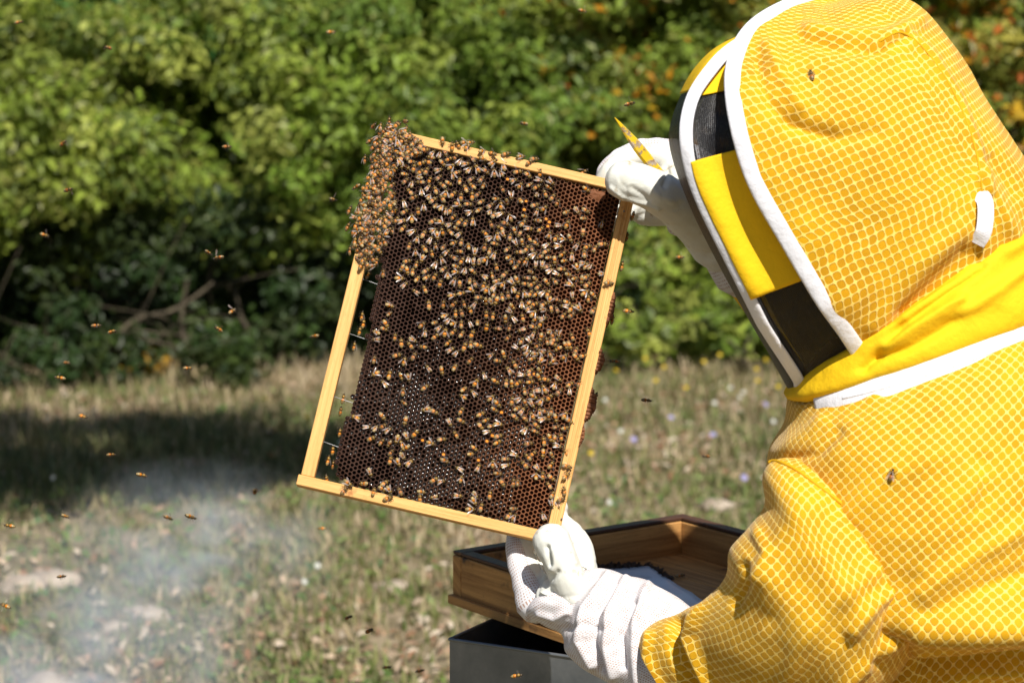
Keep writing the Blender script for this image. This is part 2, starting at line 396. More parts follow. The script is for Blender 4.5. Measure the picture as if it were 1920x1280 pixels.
def crown(c, r, nclump, nleaf, size, pal, clump_r=(.10, .20), spots=None, open_front=0):
    """clumped leaves inside an ellipsoid, local coordinates"""
    c = np.asarray(c, float); r = np.asarray(r, float); Cs = []; Ns = []; Cl = []
    P_ = np.array(PAL[pal])
    for _ in range(nclump):
        d = rng.normal(size=3); d /= np.linalg.norm(d)
        k = rng.uniform(.35, 1) ** .5 * (1 + .22 * noise3(d * 2.3 + c))
        cc = c + d * r * k; cr = rng.uniform(*clump_r)
        n = int(nleaf * rng.uniform(.6, 1.4)); q = rng.normal(size=(n, 3)); ql = np.linalg.norm(q, axis=1, keepdims=True)
        pos = cc + q / ql * np.minimum(ql / 1.9, 1.05) ** .8 * cr * np.array([1.15, 1.0, .8])
        nn = q / ql * .8 + rng.normal(size=(n, 3)) * .45 + np.array([.1, -.45, .55]); nn /= np.linalg.norm(nn, axis=1, keepdims=True)
        tone = rng.uniform(.6, 1.35); base = P_[rng.integers(len(P_))] if pal != 'autumn' else P_[rng.choice(4)]
        cl = base * np.array([1.52, 1.62, 1.5]) * tone * rng.uniform(.75, 1.3, (n, 1)); odd = rng.random(n) < .26; cl[odd] = P_[rng.integers(len(P_), size=odd.sum())] if pal != 'autumn' else P_[rng.choice(6, size=odd.sum(), p=[.17, .17, .17, .17, .20, .12])]
        Cs.append(pos); Ns.append(nn); Cl.append(cl)
    if pal == 'autumn':                              # small sprays of turned leaves on the outside
        for _ in range(34):
            d = rng.normal(size=3); d[1] = -abs(d[1]); d /= np.linalg.norm(d); cc = c + d * r * rng.uniform(.85, 1.12); n = int(rng.integers(8, 20))
            Cs.append(cc + rng.normal(size=(n, 3)) * .035); nn = rng.normal(size=(n, 3)) * .5 + [.1, -.7, .5]; Ns.append(nn / np.linalg.norm(nn, axis=1, keepdims=True))
            Cl.append(np.array([(.62, .30, .015), (.55, .17, .02), (.66, .42, .03)])[rng.integers(3)] * rng.uniform(.7, 1.2, (n, 1)))
    return leaf_mesh(np.concatenate(Cs), np.concatenate(Ns), size, np.clip(np.concatenate(Cl), 0, 1))
def stems(base_spread, top, n, rad, lean=.5):
    out = []
    for _ in range(n):
        a = rng.uniform(0, 2 * np.pi); b = np.array([math.cos(a), math.sin(a), 0]) * rng.uniform(0, base_spread)
        t = np.asarray(top) + rng.normal(size=3) * np.array([lean, lean * .7, .25])
        mid = (b + t) / 2 + rng.normal(size=3) * np.array([.18, .12, .08])
        pts = catmull([b + [0, 0, -.05], b * .8 + mid * .2 + [0, 0, .08], mid, t], 9)
        out.append(tube(pts, np.linspace(rad, rad * .35, 9) * rng.uniform(.7, 1.2), 6))
        for _k in range(1):
            i = rng.integers(4, 7); e = pts[i] + rng.normal(size=3) * np.array([.35, .3, .15]) + [0, 0, .25]
            out.append(tube(catmull([pts[i], (pts[i] + e) / 2 + rng.normal(size=3) * .05, e], 5), np.linspace(rad * .45, rad * .15, 5), 5))
    return join(out)
def shrub(name, x, y, cz, r, nclump, nleaf, size, pal, label, group=None, cat='shrub', nst=2, srad=.012, spread=.35, clump_r=(.10, .20)):
    z = float(ground_z(x, y)); root = empty(name, (x, y, z), label=label, cat=cat, group=group)
    v, f, c = crown((0, 0, cz), r, nclump, nleaf, size, pal, clump_r)
    obj('crown', mesh('crown', v, f, [M['leaf']], False, col=c), root)
    v, f = stems(spread, (0, 0, max(.35, cz * .62)), nst, srad, r[0] * .35)
    obj('trunk', mesh('trunk', v, f, [M['bark']]), root)
    return root
# front of the wood edge
shrub('leafy_shrub', -2.35, 10.5, 1.05, (.95, .6, .70), 110, 190, .031, 'olive', 'olive green shrub with small leaves at the left end of the wood edge')
shrub('leafy_shrub', -1.30, 10.6, 1.10, (.85, .6, .62), 100, 190, .030, 'olive', 'yellowish green shrub with an arching bare branch beneath it')
shrub('leafy_shrub', -.45, 10.6, 1.08, (.80, .55, .68), 100, 190, .030, 'green', 'bright green bushy shrub behind the bee covered corner of the frame')
shrub('leafy_shrub', .35, 11.0, 1.25, (.8, .55, .80), 95, 180, .032, 'green', 'mid green shrub between the comb frame and the autumn tree')
shrub('leafy_shrub', .85, 11.25, .62, (.85, .5, .58), 95, 180, .030, 'olive', 'dense green shrub growing down to the meadow behind the upper glove')
shrub('autumn_shrub', .68, 10.95, 1.45, (.9, .5, .75), 105, 165, .036, 'autumn', 'shrub with orange and yellow autumn leaves beside the beekeeper hood', cat='shrub')
shrub('autumn_shrub', 2.35, 11.4, 1.2, (.9, .6, 1.0), 100, 160, .036, 'autumn', 'orange tinged green shrub behind the beekeeper shoulder', cat='shrub')
shrub('broadleaf_tree', -1.75, 11.3, 1.72, (1.75, .5, .5), 120, 120, .050, 'deep', 'tree with broad dark green leaves overhanging the olive shrubs', cat='tree', srad=.04)
shrub('broadleaf_tree', .05, 11.4, 2.1, (1.1, .6, .5), 60, 90, .065, 'deep', 'dark leaved tree rising above the bright green shrub', cat='tree', srad=.04)
for x, y, pal, lb in ((-3.6, 10.9, 'olive', 'olive shrub standing beyond the left end of the wood edge'), (3.9, 12.2, 'autumn', 'autumn shrub standing to the right of the beekeeper')):
    shrub('leafy_shrub', x, y, 1.2, (.9, .7, .9), 55, 100, .05, pal, lb)
# dense low understorey closing the foot of the wood
for i, x in enumerate(np.arange(-3.0, 3.6, .62)):
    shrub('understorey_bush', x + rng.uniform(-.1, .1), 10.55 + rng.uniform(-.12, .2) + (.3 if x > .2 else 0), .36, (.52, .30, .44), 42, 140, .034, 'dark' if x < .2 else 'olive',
          'low bush under the wood edge with leaves darkened to stand for shade' if x < .2 else 'low green bush closing the foot of the wood edge', 'dark understorey bushes' if x < .2 else 'green understorey bushes', 'bush', 2, .008, .15, (.10, .18))
# darker trees behind
for i, x in enumerate(np.arange(-4.6, 5.2, 1.15)):
    shrub('woodland_tree', x + rng.uniform(-.2, .2), 13.2 + rng.uniform(-.4, .5), 1.75, (1.05, .7, 1.75), 75, 95, .095, 'green' if x < 1 else 'autumn',
          'dark green woodland tree standing behind the shrubs', 'trees behind the shrubs', 'tree', 2, .035, clump_r=(.2, .38))
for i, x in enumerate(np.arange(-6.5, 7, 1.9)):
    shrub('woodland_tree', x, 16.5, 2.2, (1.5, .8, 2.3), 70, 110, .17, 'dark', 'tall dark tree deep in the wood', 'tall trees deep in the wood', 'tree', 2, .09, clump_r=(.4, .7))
# unseen tree added on the left so that its overhanging bough shades the meadow
ot = empty('added_shade_tree', (-1.75, 5.3, float(ground_z(-1.75, 5.3))), label='unseen tree added left of the meadow to throw the broad dark shade on the grass', cat='tree')
v, f, c = crown((1.25, -.35, 4.5), (1.15, .75, .55), 60, 110, .075, 'green', (.16, .32)); obj('crown', mesh('crown', v, f, [M['leaf']], False, col=c), ot)
v, f = join([tube(catmull([(0, 0, -.1), (-.05, 0, 1.5), (.1, -.05, 3.2), (.5, -.2, 4.2), (1.3, -.35, 4.5)], 16), np.linspace(.11, .03, 16), 10), tube(catmull([(.1, -.05, 3.2), (.0, .1, 4.2), (.3, .2, 5.0)], 8), np.linspace(.06, .02, 8), 8)])
obj('trunk', mesh('trunk', v, f, [M['bark']]), ot)
# arching bare branches low in the wood edge
def branch(pts, rad, label):
    pts = np.array([onz_y(*p) for p in pts]); b = pts[0].copy(); n = 14
    v, f = tube(catmull(pts, n) - b, np.linspace(rad, rad * .45, n), 7)
    o = obj('bare_branch', mesh('bare_branch', v, f, [M['bark']]), label=label, cat='branch'); o.location = b
def onz_y(px, py, y):
    r = FW + RT * (px - 960) * K - UP * (py - 640) * K; return CAM + r * (y / r[1])
M['bark2'] = M['bark']
branch([(120, 735, 10.25), (135, 690, 10.25), (200, 655, 10.2), (250, 600, 10.2), (330, 580, 10.2), (400, 530, 10.3)], .016, 'pale arching bare branch low under the olive shrubs')
branch([(535, 725, 10.3), (500, 670, 10.3), (455, 600, 10.35), (440, 540, 10.4)], .016, 'thin leaning bare stem in the dark hollow of the wood edge')
branch([(345, 715, 10.25), (350, 660, 10.25), (340, 600, 10.3), (352, 520, 10.3)], .018, 'upright bare stem beneath the yellowish green shrub')
branch([(118, 770, 10.0), (112, 700, 10.0), (108, 640, 10.1)], .022, 'short pale stump stem rising out of the grass')
# small bright plants at the foot of the wood
def herb(px, py, y, pal, h, wd, lb, cat='plant', grp=None):
    p = onz_y(px, py, y); root = empty('low_plant', (p[0], p[1], float(ground_z(p[0], p[1]))), label=lb, cat=cat, group=grp)
    v, f, c = crown((0, 0, h * .6), (wd, wd * .7, h * .45), 9, 55, .035, pal, (.05, .1))
    obj('foliage', mesh('foliage', v, f, [M['leaf']], False, col=c), root)
    v, f = stems(.06, (0, 0, h * .6), 3, .006, .1); obj('stem', mesh('stem', v, f, [M['bark']]), root)
herb(268, 712, 10.35, 'gold', .15, .06, 'yellow leaved low plant at the foot of the dark hollow')
herb(215, 735, 10.0, 'dark', .2, .16, 'bushy green low plant beside the yellow leaved one')
herb(60, 742, 9.9, 'dark', .2, .2, 'wide green low plant at the left end of the wood edge')
herb(420, 740, 9.95, 'dark', .2, .16, 'olive low plant under the thin leaning stem')
herb(1180, 700, 10.2, 'olive', .3, .25, 'low green plant at the meadow edge below the upper glove')
herb(1290, 695, 10.4, 'olive', .34, .3, 'wide low green plant near the beekeeper veil')
herb(1390, 700, 10.3, 'green', .28, .25, 'low green plant half hidden by the black veil')

# ------------------------------------------------------------------ grass
def blades(n, region, hgt, cols, name, label, dens=None):
    x0, x1, y0, y1 = region
    y = y0 + (y1 - y0) * rng.random(n); x = x0 + (x1 - x0) * rng.random(n)
    keep = np.abs(x) < .26 * y + .5
    if dens is not None: keep &= dens(x, y) > rng.random(n)
    x, y = x[keep], y[keep]; n = len(x); z = ground_z(x, y)
    a = rng.uniform(0, 2 * np.pi, n); ln = rng.uniform(.1, .75, n); h = hgt * rng.uniform(.35, 1.35, n)
    b = np.stack([x, y, z - .01], -1); wdt = .0042 * rng.uniform(.6, 1.7, n)
    sd = np.stack([np.cos(a + 1.57), np.sin(a + 1.57), np.zeros(n)], -1) * wdt[:, None]
    dr = np.stack([np.cos(a), np.sin(a), np.zeros(n)], -1)
    mid = b + dr * (h * ln * .35)[:, None] + np.array([0, 0, 1]) * (h * .6)[:, None]
    tip = b + dr * (h * ln)[:, None] + np.array([0, 0, 1]) * h[:, None]
    V = np.stack([b - sd, b + sd, mid + sd * .7, mid - sd * .7, tip], 1).reshape(-1, 3)
    i5 = np.arange(n)[:, None] * 5
    Ft = np.concatenate([i5 + [0, 1, 2], i5 + [0, 2, 3], i5 + [3, 2, 4]])
    cc = np.array(cols); pn = .5 + .5 * fbm(np.stack([x * 1.3, y * 1.1, x * 0 + 5.5], -1), 3)
    idx = np.clip((pn * .8 + rng.normal(size=n) * .2 + .14) * len(cc), 0, len(cc) - 1).astype(int)
    c = cc[idx] * rng.uniform(.7, 1.3, (n, 1))
    obj(name, mesh(name, V, Ft, [M['grass']], False, col=np.repeat(c, 5, 0)), label=label, cat='grass', kind='stuff')
DRY = [(.10, .145, .035), (.15, .18, .05), (.22, .22, .085), (.31, .26, .14), (.38, .30, .18), (.44, .35, .23)]
pn_ = lambda x, y: np.clip(.62 + .75 * fbm(np.stack([x * 1.6, y * 1.2, x * 0 + 1.5], -1), 3), .12, 1)
blades(120000, (-3.4, 3.4, 4.7, 10.7), .050, DRY, 'meadow_grass', 'short dry and green meadow grass with bare patches', pn_)
blades(9000, (-3.4, 3.4, 8.6, 10.5), .10, DRY[2:], 'dry_tall_grass', 'taller straw coloured grass along the foot of the wood', lambda x, y: np.clip((y - 8.2) / 2, 0, 1))
blades(15000, (-2.6, -.15, 7.1, 9.5), .085, [(.05, .08, .03), (.07, .10, .035), (.10, .12, .045), (.16, .15, .06), (.22, .19, .10)], 'dark_rough_grass', 'dark green rough grass patch left of the frame, partly darkened to stand for shade',
       lambda x, y: np.clip(1.25 - ((x + 1.55) / 1.05) ** 2 - ((y - 8.35) / .85) ** 2 + .5 * noise3(np.stack([x * 3, y * 3, x * 0], -1)), 0, 1))  # dark green blades whose tone partly stands in for a cast shadow

def litter(n):
    y = rng.uniform(4.7, 10.8, n); x = rng.uniform(-1, 1, n) * (.26 * y + .4); k = fbm(np.stack([x * 2.1, y * 1.7, x * 0 + 9.], -1), 3)
    C = np.stack([x, y, ground_z(x, y) + rng.uniform(.004, .03, n)], -1); Nn = rng.normal(size=(n, 3)) * .45 + [0, -.2, 1]; Nn /= np.linalg.norm(Nn, axis=1, keepdims=True)
    a = np.array([(.42, .27, .18), (.50, .38, .27), (.30, .16, .09), (.55, .46, .36)]); b = np.array([(.10, .18, .035), (.15, .21, .05), (.08, .14, .05), (.20, .25, .08)])
    c = np.where((k + rng.normal(size=n) * .25 > .05)[:, None], a[rng.integers(4, size=n)], b[rng.integers(4, size=n)]) * rng.uniform(.7, 1.2, (n, 1))
    v, f, cc = leaf_mesh(C, Nn, .022, np.clip(c, 0, 1)); obj('leaf_litter', mesh('leaf_litter', v, f, [M['grass']], False, col=cc), label='scattered fallen leaves and low rosettes on the dry meadow', cat='leaf litter', kind='stuff')
litter(14000)

# ------------------------------------------------------------------ stones and flowers
def stone(px, py, s, lb):
    p = onz(px, py, .02); n = 9
    th = np.linspace(0, np.pi, n); ph = np.linspace(0, 2 * np.pi, 14, endpoint=False); T_, P_ = np.meshgrid(th, ph, indexing='ij')
    D = np.stack([np.sin(T_) * np.cos(P_), np.sin(T_) * np.sin(P_), np.cos(T_)], -1); q = D * (1 + .35 * fbm(D * 1.7 + px, 3))[..., None] * s * np.array([1, .8, .45])
    o = obj('field_stone', mesh('field_stone', q.reshape(-1, 3), np.ascontiguousarray(grid_faces(n, 14, True)[:, ::-1]), [M['stone']]), label=lb, cat='stone'); o.location = (p[0], p[1], .0 + .08 * s)
for px, py, s, lb in ((40, 1095, .075, 'pale stone lying beside the broad flat one on the dry earth'), (100, 1085, .085, 'broad flat pale stone on the bare reddish earth'), (275, 1148, .065, 'pale stone half seen through the thin smoke'),
                      (215, 1165, .04, 'small pale stone next to the one in the smoke'), (85, 1272, .06, 'pale stone under the thickest smoke'), (1347, 942, .06, 'pale stone behind the rim of the wooden tray'), (735, 1092, .05, 'pale stone left of the wooden tray'),
                      (1280, 880, .035, 'small stone in the meadow between comb frame and yellow sleeve')):
    stone(px, py, s, lb)
def petal_mesh(color, rad, npet):
    parts = []; cols = []
    for k in range(npet):
        a = 2 * np.pi * k / npet; d = np.array([math.cos(a), math.sin(a), .25]); s = np.array([-math.sin(a), math.cos(a), 0])
        v = np.array([d * rad * .1, d * rad * .6 + s * rad * .3, d * rad, d * rad * .6 - s * rad * .3]) + [0, 0, .0]
        parts.append((v, [(0, 1, 2, 3)])); cols += [color] * 4
    return (*join(parts), np.array(cols))
FK = {'yellow': ((.70, .50, .02), .010, 8), 'white': ((.60, .60, .55), .010, 9), 'violet': ((.36, .33, .60), .012, 10)}
M['petal'] = leafmat('petal', None, .6, .3); M['stemg'] = mat('green_stem', (.09, .13, .04), .7)
FM = {k: mesh('flower_head', *petal_mesh(*v)[:2], [M['petal']], False, col=petal_mesh(*v)[2]) for k, v in FK.items()}
sv, sf = tube([(0, 0, -.03), (.004, 0, .5), (0, 0, 1)], [.0018, .0015, .001], 5); SM = mesh('stem', sv, sf, [M['stemg']])
def flower(px, py, kind, h=.2):
    z = 0.0; p = onz(px, py, h); g = float(ground_z(p[0], p[1])); root = empty('wild_flower', (p[0], p[1], g),
        label={'yellow': 'small yellow wild flower on a thin stem in the dry meadow', 'white': 'small white wild flower on a thin stem in the dry meadow', 'violet': 'pale violet chicory flower on a thin stem in the meadow'}[kind],
        cat='flower', group={'yellow': 'yellow meadow flowers', 'white': 'white meadow flowers', 'violet': 'violet meadow flowers'}[kind])
    s = obj('stem', SM, root); s.scale = (1, 1, max(.03, h - g))
    f = obj('blossom', FM[kind], root); f.location = (0, 0, h - g); f.rotation_euler = (rng.uniform(.5, 1.1), rng.uniform(-.4, .4), rng.uniform(-.6, .6))
for px, py in ((1155, 695), (1210, 672), (1245, 688), (1230, 713), (1287, 727), (1320, 678), (1350, 665), (1418, 692), (1421, 714), (1459, 725), (1436, 675), (1248, 580), (1108, 849), (497, 747), (575, 780)):
    flower(px, py, 'yellow')
for px, py in ((1164, 808), (1340, 755), (1387, 745), (1395, 735), (1370, 727), (1450, 790), (1135, 750), (100, 895), (1142, 941), (595, 1060), (570, 1090), (640, 830)):
    flower(px, py, 'white', .16)
for px, py in ((1188, 824), (1258, 783), (1395, 895), (1435, 758), (1337, 815)):
    flower(px, py, 'violet', .22)

# ------------------------------------------------------------------ drifting smoke
def smoke():
    m = bpy.data.materials.new('thin_smoke'); m.use_nodes = True; t = m.node_tree; nt = NT(m); t.nodes.remove(nt.b)
    pv = nt.node('ShaderNodeVolumePrincipled'); pv.inputs['Color'].default_value = (.76, .85, .98, 1); pv.inputs['Anisotropy'].default_value = 0.0
    c = nt.coord('Object'); n1 = nt.noise(c, 2.6, 2, .55, .8)
    g = nt.node('ShaderNodeTexGradient', gradient_type='SPHERICAL'); nt.link(nt.coord('Object'), g.inputs[0])
    # plume rises from the low left and drifts right: a soft egg of density, broken up by noise
    d = nt.math('MULTIPLY', nt.math('POWER', g.outputs['Fac'], 1.7), nt.ramp(n1, [(.42, (0, 0, 0)), (.60, (.35, .35, .35)), (.78, (1, 1, 1))]))
    nt.link(nt.math('MULTIPLY', d, 17.0), pv.inputs['Density']); m.cycles.volume_step_rate = 2.0; nt.link(pv.outputs[0], nt.n['Material Output'].inputs['Volume'])
    th = np.linspace(0, np.pi, 12); ph = np.linspace(0, 2 * np.pi, 20, endpoint=False); T_, P_ = np.meshgrid(th, ph, indexing='ij')
    D = np.stack([np.sin(T_) * np.cos(P_), np.sin(T_) * np.sin(P_), np.cos(T_)], -1).reshape(-1, 3)
    me = mesh('smoke', D, np.ascontiguousarray(grid_faces(12, 20, True)[:, ::-1]), [m])
    for (px, py, d_, sc, lb) in ((150, 1250, 4.4, (.40, .30, .32), 'dense pale puff of smoke drifting low over the stones'), (370, 1030, 5.0, (.36, .24, .22), 'thin bluish veil of smoke drifting over the dark grass')):
        o = obj('smoke', me, label=lb, cat='smoke', kind='stuff'); o.location = P(px, py, d_); o.scale = sc
smoke()

# ------------------------------------------------------------------ hive frame
FD = 2.86; LEAN = math.radians(10)
fc = P(881, 628, FD); ex = RT * .974 - UP * .224; ex /= np.linalg.norm(ex); ey0 = RT * .224 + UP * .974; ey0 /= np.linalg.norm(ey0)
ey = ey0 * math.cos(LEAN) + FW * math.sin(LEAN); ez = np.cross(ex, ey)
FW_, FH = .3085, .4395
FM_ = Matrix(((ex[0], ey[0], ez[0], fc[0]), (ex[1], ey[1], ez[1], fc[1]), (ex[2], ey[2], ez[2], fc[2]), (0, 0, 0, 1)))
def px2f(px, py, z=0.0):
    r = FW + RT * (px - 960) * K - UP * (py - 640) * K; t = ((fc + ez * z - CAM) @ ez) / (r @ ez); q = CAM + r * t - fc
    return np.array([q @ ex, q @ ey])
frame = empty('framed_honeycomb', label='wooden hive frame of dark honeycomb held up in both gloves', cat='hive frame'); frame.matrix_world = FM_
def bar(name, x0, x1, y0, y1, z0=-.0115, z1=.0115, along='y', parent=frame, m='wood', bev=.0008):
    c = np.array([(x0 + x1) / 2, (y0 + y1) / 2, (z0 + z1) / 2])
    v, f = box_vf(c, (abs(x1 - x0) / 2, 0, 0), (0, abs(y1 - y0) / 2, 0), (0, 0, (z1 - z0) / 2), bev)
    uv = np.stack([v[:, 1], v[:, 0] + v[:, 2] * .7], -1) if along == 'y' else np.stack([v[:, 0], v[:, 1] + v[:, 2] * .7], -1)
    return obj(name, mesh(name, v, f, [M[m]], False, uv=uv + rng.uniform(0, 3, 2)), parent)
hw, hh = FW_ / 2, FH / 2
bar('bottom_bar', -hw - .003, hw + .002, -hh, -hh + .0125, -.0125, .0125, 'x')
bar('top_bar', -hw, hw, hh - .0115, hh, -.0125, .0125, 'x')
bar('side_bar', -hw, -hw + .0155, -hh + .0126, hh - .0116, -.0105, .0115)
rb = bar('side_bar', hw - .0150, hw, -hh + .0126, hh - .0116, -.0110, .0110)
for q in (-.0098, -.0052):                                   # planed ribs along the right-hand bar
    bar('rib', hw + q - .0012, hw + q + .0012, -hh + .0128, hh - .012, .0111, .0122, parent=rb, bev=.0004)
for (px, py) in ((1170, 396), (1053, 972)):
    c = px2f(px, py, .0125); v, f = tube([(c[0], c[1], .0105), (c[0], c[1], .0132)], [.0011, .0011], 8); obj('nail', mesh('nail', v, f, [M['wire']]), frame)

# comb outline in frame coordinates
edge_px = [(738, 262), (733, 330), (735, 400), (724, 440), (716, 490), (707, 540), (699, 590), (690, 640), (681, 690), (677, 715), (664, 742), (657, 775), (646, 800), (637, 835), (630, 862), (632, 885), (648, 899), (668, 908)]
edge = np.array([px2f(x, y, .008) for x, y in edge_px])
def left_x(v): return np.interp(v, edge[::-1, 1], edge[::-1, 0])
R6 = .0053 / math.sqrt(3); ang = np.arange(6) * np.pi / 3
cells = []; occ = {}
dxc = 1.5 * R6; dyc = math.sqrt(3) * R6
ncol = int(FW_ / dxc) + 2; nrow = int(FH / dyc) + 2
for i in range(ncol):
    for j in range(nrow):
        x = -hw + i * dxc; y = -hh + (j + .5 * (i % 2)) * dyc
        if x > hw - .0150 - R6 * .55 or y > hh - .0115 - R6 * .5 or y < -hh + .0125 + R6 * .5: continue
        if x < left_x(y) - R6 * .4 + .0012 * math.sin(y * 260): continue
        if math.hypot(x - px2f(1087, 872)[0], y - px2f(1087, 872)[1]) < .006: continue       # a chewed hole by the right-hand bar
        occ[(i, j)] = len(cells); cells.append((i, j, x, y))
def comb_surface(x, y):
    dl = x - left_x(y); z = .0082 + .0011 * noise3(np.stack([x * 38, y * 38, x * 0 + 3.], -1)) + .0007 * noise3(np.stack([x * 90, y * 90, x * 0], -1))
    return z - .0045 * np.exp(-np.maximum(dl, 0) / .009)
pc = np.array([px2f(820, 890), px2f(960, 860), px2f(760, 770), px2f(1000, 720)])
def build_comb():
    V = []; Fa = []; mi = []
    nb = lambda i, j: [(i + 1, j + (i % 2)), (i, j + 1), (i - 1, j + (i % 2)), (i - 1, j - 1 + (i % 2)), (i, j - 1), (i + 1, j - 1 + (i % 2))]
    for (i, j, x, y) in cells:
        jx, jy = rng.normal(size=2) * .00016
        co = np.stack([x + R6 * np.cos(ang), y + R6 * np.sin(ang)], -1)
        js = np.stack([noise3(np.stack([co[:, 0] * 900, co[:, 1] * 900, co[:, 0] * 0 + s], -1)) for s in (.3, 7.7)], -1) * .00028
        co = co + js; zc = comb_surface(co[:, 0], co[:, 1]); k = rng.uniform(.73, .83)
        dl = x - float(left_x(y))
        if dl < .035: k *= .93
        ci = np.array([x + jx, y + jy]); inn = ci + (np.stack([np.cos(ang), np.sin(ang)], -1)) * R6 * k + js * .4
        o = len(V)
        wet = np.exp(-min(np.hypot(x - q[0], y - q[1]) for q in pc) ** 2 / .055 ** 2) > rng.random() * 1.15 and x < .095
        dep = rng.uniform(.0014, .0030) if wet else rng.uniform(.0075, .0095)
        V += [(*c, z) for c, z in zip(co, zc)]                                   # 0-5 rim
        V += [(*c, z + .0003) for c, z in zip(co * .5 + inn * .5, zc)]             # 6-11 crest
        V += [(*c, z - .0002) for c, z in zip(inn, zc)]                            # 12-17 mouth
        fl = ci + (inn - ci) * .95
        V += [(*c, z - dep) for c, z in zip(fl, zc)]                               # 18-23 floor ring
        zm = zc.mean() - dep
        if wet:
            V += [(*(ci + (c - ci) * .6), zm - .00058) for c in fl]; V.append((*ci, zm - .00085))
        else: V.append((*ci, zm - .0006))
        for a in range(6):
            b = (a + 1) % 6
            Fa += [(o + a, o + b, o + 6 + b, o + 6 + a), (o + 6 + a, o + 6 + b, o + 12 + b, o + 12 + a), (o + 12 + a, o + 12 + b, o + 18 + b, o + 18 + a)]; mi += [0, 0, 1]
            pol = 3 if (not wet and rng.random() < .0004) else None
            if wet:
                Fa += [(o + 18 + a, o + 18 + b, o + 24 + b, o + 24 + a), (o + 24 + a, o + 24 + b, o + 30)]; mi += [2, 2]
            else: Fa.append((o + 18 + a, o + 18 + b, o + 24)); mi.append(1)
        for a, q in enumerate(nb(i, j)):
            if q not in occ:
                b = (a + 1) % 6; o2 = len(V); V += [(co[a, 0], co[a, 1], -.001), (co[b, 0], co[b, 1], -.001)]
                Fa.append((o + b, o + a, o2, o2 + 1)); mi.append(0)
    return np.array(V), Fa, mi
cv, cf, cm = build_comb()
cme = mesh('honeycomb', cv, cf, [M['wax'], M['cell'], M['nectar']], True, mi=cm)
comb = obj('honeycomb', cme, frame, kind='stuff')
back = obj('honeycomb', cme, frame, kind='stuff'); back.scale = (1, 1, -1); back.location = (0, 0, -.001)
# pollen stored in a few cells
def pollen(px, py):
    c = px2f(px, py, .008); b = min(cells, key=lambda q: (q[2] - c[0]) ** 2 + (q[3] - c[1]) ** 2)
    a = np.linspace(0, 2 * np.pi, 8, endpoint=False); z = float(comb_surface(np.array(b[2]), np.array(b[3])))
    V = [(b[2] + R6 * .8 * math.cos(t), b[3] + R6 * .8 * math.sin(t), z - .0022) for t in a] + [(b[2], b[3], z - .0012)]
    obj('pollen', mesh('pollen', np.array(V), [(k, (k + 1) % 8, 8) for k in range(8)], [M['pollen']]), frame)
for q in ((794, 826), (915, 826), (834, 852), (899, 864), (924, 818), (940, 773), (1001, 699), (988, 374), (1023, 410), (1030, 416), (1024, 424), (950, 338), (985, 392), (1000, 780)): pollen(*q)
# propolised, capped patch near the glove and ragged brace comb outside the right-hand bar
def lump(pts, name, m, z0, sc, parent=frame):
    c = np.array(pts); a = np.linspace(0, 2 * np.pi, 22, endpoint=False); rows = []
    for k in np.linspace(0, 1, 6):
        ring = c + np.stack([np.cos(a) * sc[0], np.sin(a) * sc[1]], -1) * (1 - k) * (1 + .4 * noise3(np.stack([np.cos(a) * 1.9 + c[0] * 99, np.sin(a) * 1.9, a * 0 + c[1] * 77], -1)))[:, None]
        z = z0 + sc[2] * (1 - (1 - k) ** 2) * (.7 + .5 * noise3(np.stack([ring[:, 0] * 420, ring[:, 1] * 420, a * 0], -1)))
        rows.append(np.concatenate([ring, z[:, None]], 1))
    obj(name, mesh(name, np.concatenate(rows), grid_faces(6, 22, True), [M[m]]), parent)
lump(px2f(1119, 366, .008), 'propolis', 'wax', .0070, (.0100, .0080, .0026))
def brace(px, py, w, h, zc=-.002):
    c = px2f(px, py, zc); V = []; Fa = []; r = .0026
    for i in range(-3, 4):
        for j in range(-8, 9):
            y = j * r * math.sqrt(3) * .5 * 2 * .5; z = i * r * 1.55 + (r * .7 if j % 2 else 0)
            if abs(y) > h or rng.random() < .12: continue
            wd = w * (1 - (y / h) ** 2) * rng.uniform(.55, 1.1); o = len(V); x0 = hw - .0005 - c[0]
            for xx, rr in ((x0, r), (x0 + wd, r * 1.02), (x0 + wd, r * .78), (x0 + .001, r * .7)):
                V += [(c[0] + xx + rng.normal() * .0003, c[1] + y + rr * math.cos(t), zc + z + rr * math.sin(t)) for t in ang]
            for s in range(3):
                for a in range(6):
                    b = (a + 1) % 6; Fa.append((o + s * 6 + a, o + s * 6 + b, o + s * 6 + 6 + b, o + s * 6 + 6 + a))
            Fa.append(tuple(o + 18 + a for a in range(6)))
    obj('brace_comb', mesh('brace_comb', np.array(V), Fa, [M['wax']], False), frame, kind='stuff')
brace(1108, 762, .0095, .020); brace(1127, 680, .0075, .014); brace(1143, 580, .006, .024); brace(1096, 820, .004, .012)
# wires crossing the gap on the left
for y in (528, 636, 749, 838):
    a = px2f(640 if y > 700 else 690, y, 0); v, f = tube([(-hw + .012, a[1] + .002, .0), (float(left_x(a[1])) + .012, a[1] - .002, .0)], [.00035, .00035], 6)
    obj('wire', mesh('wire', v, f, [M['wire']]), frame)

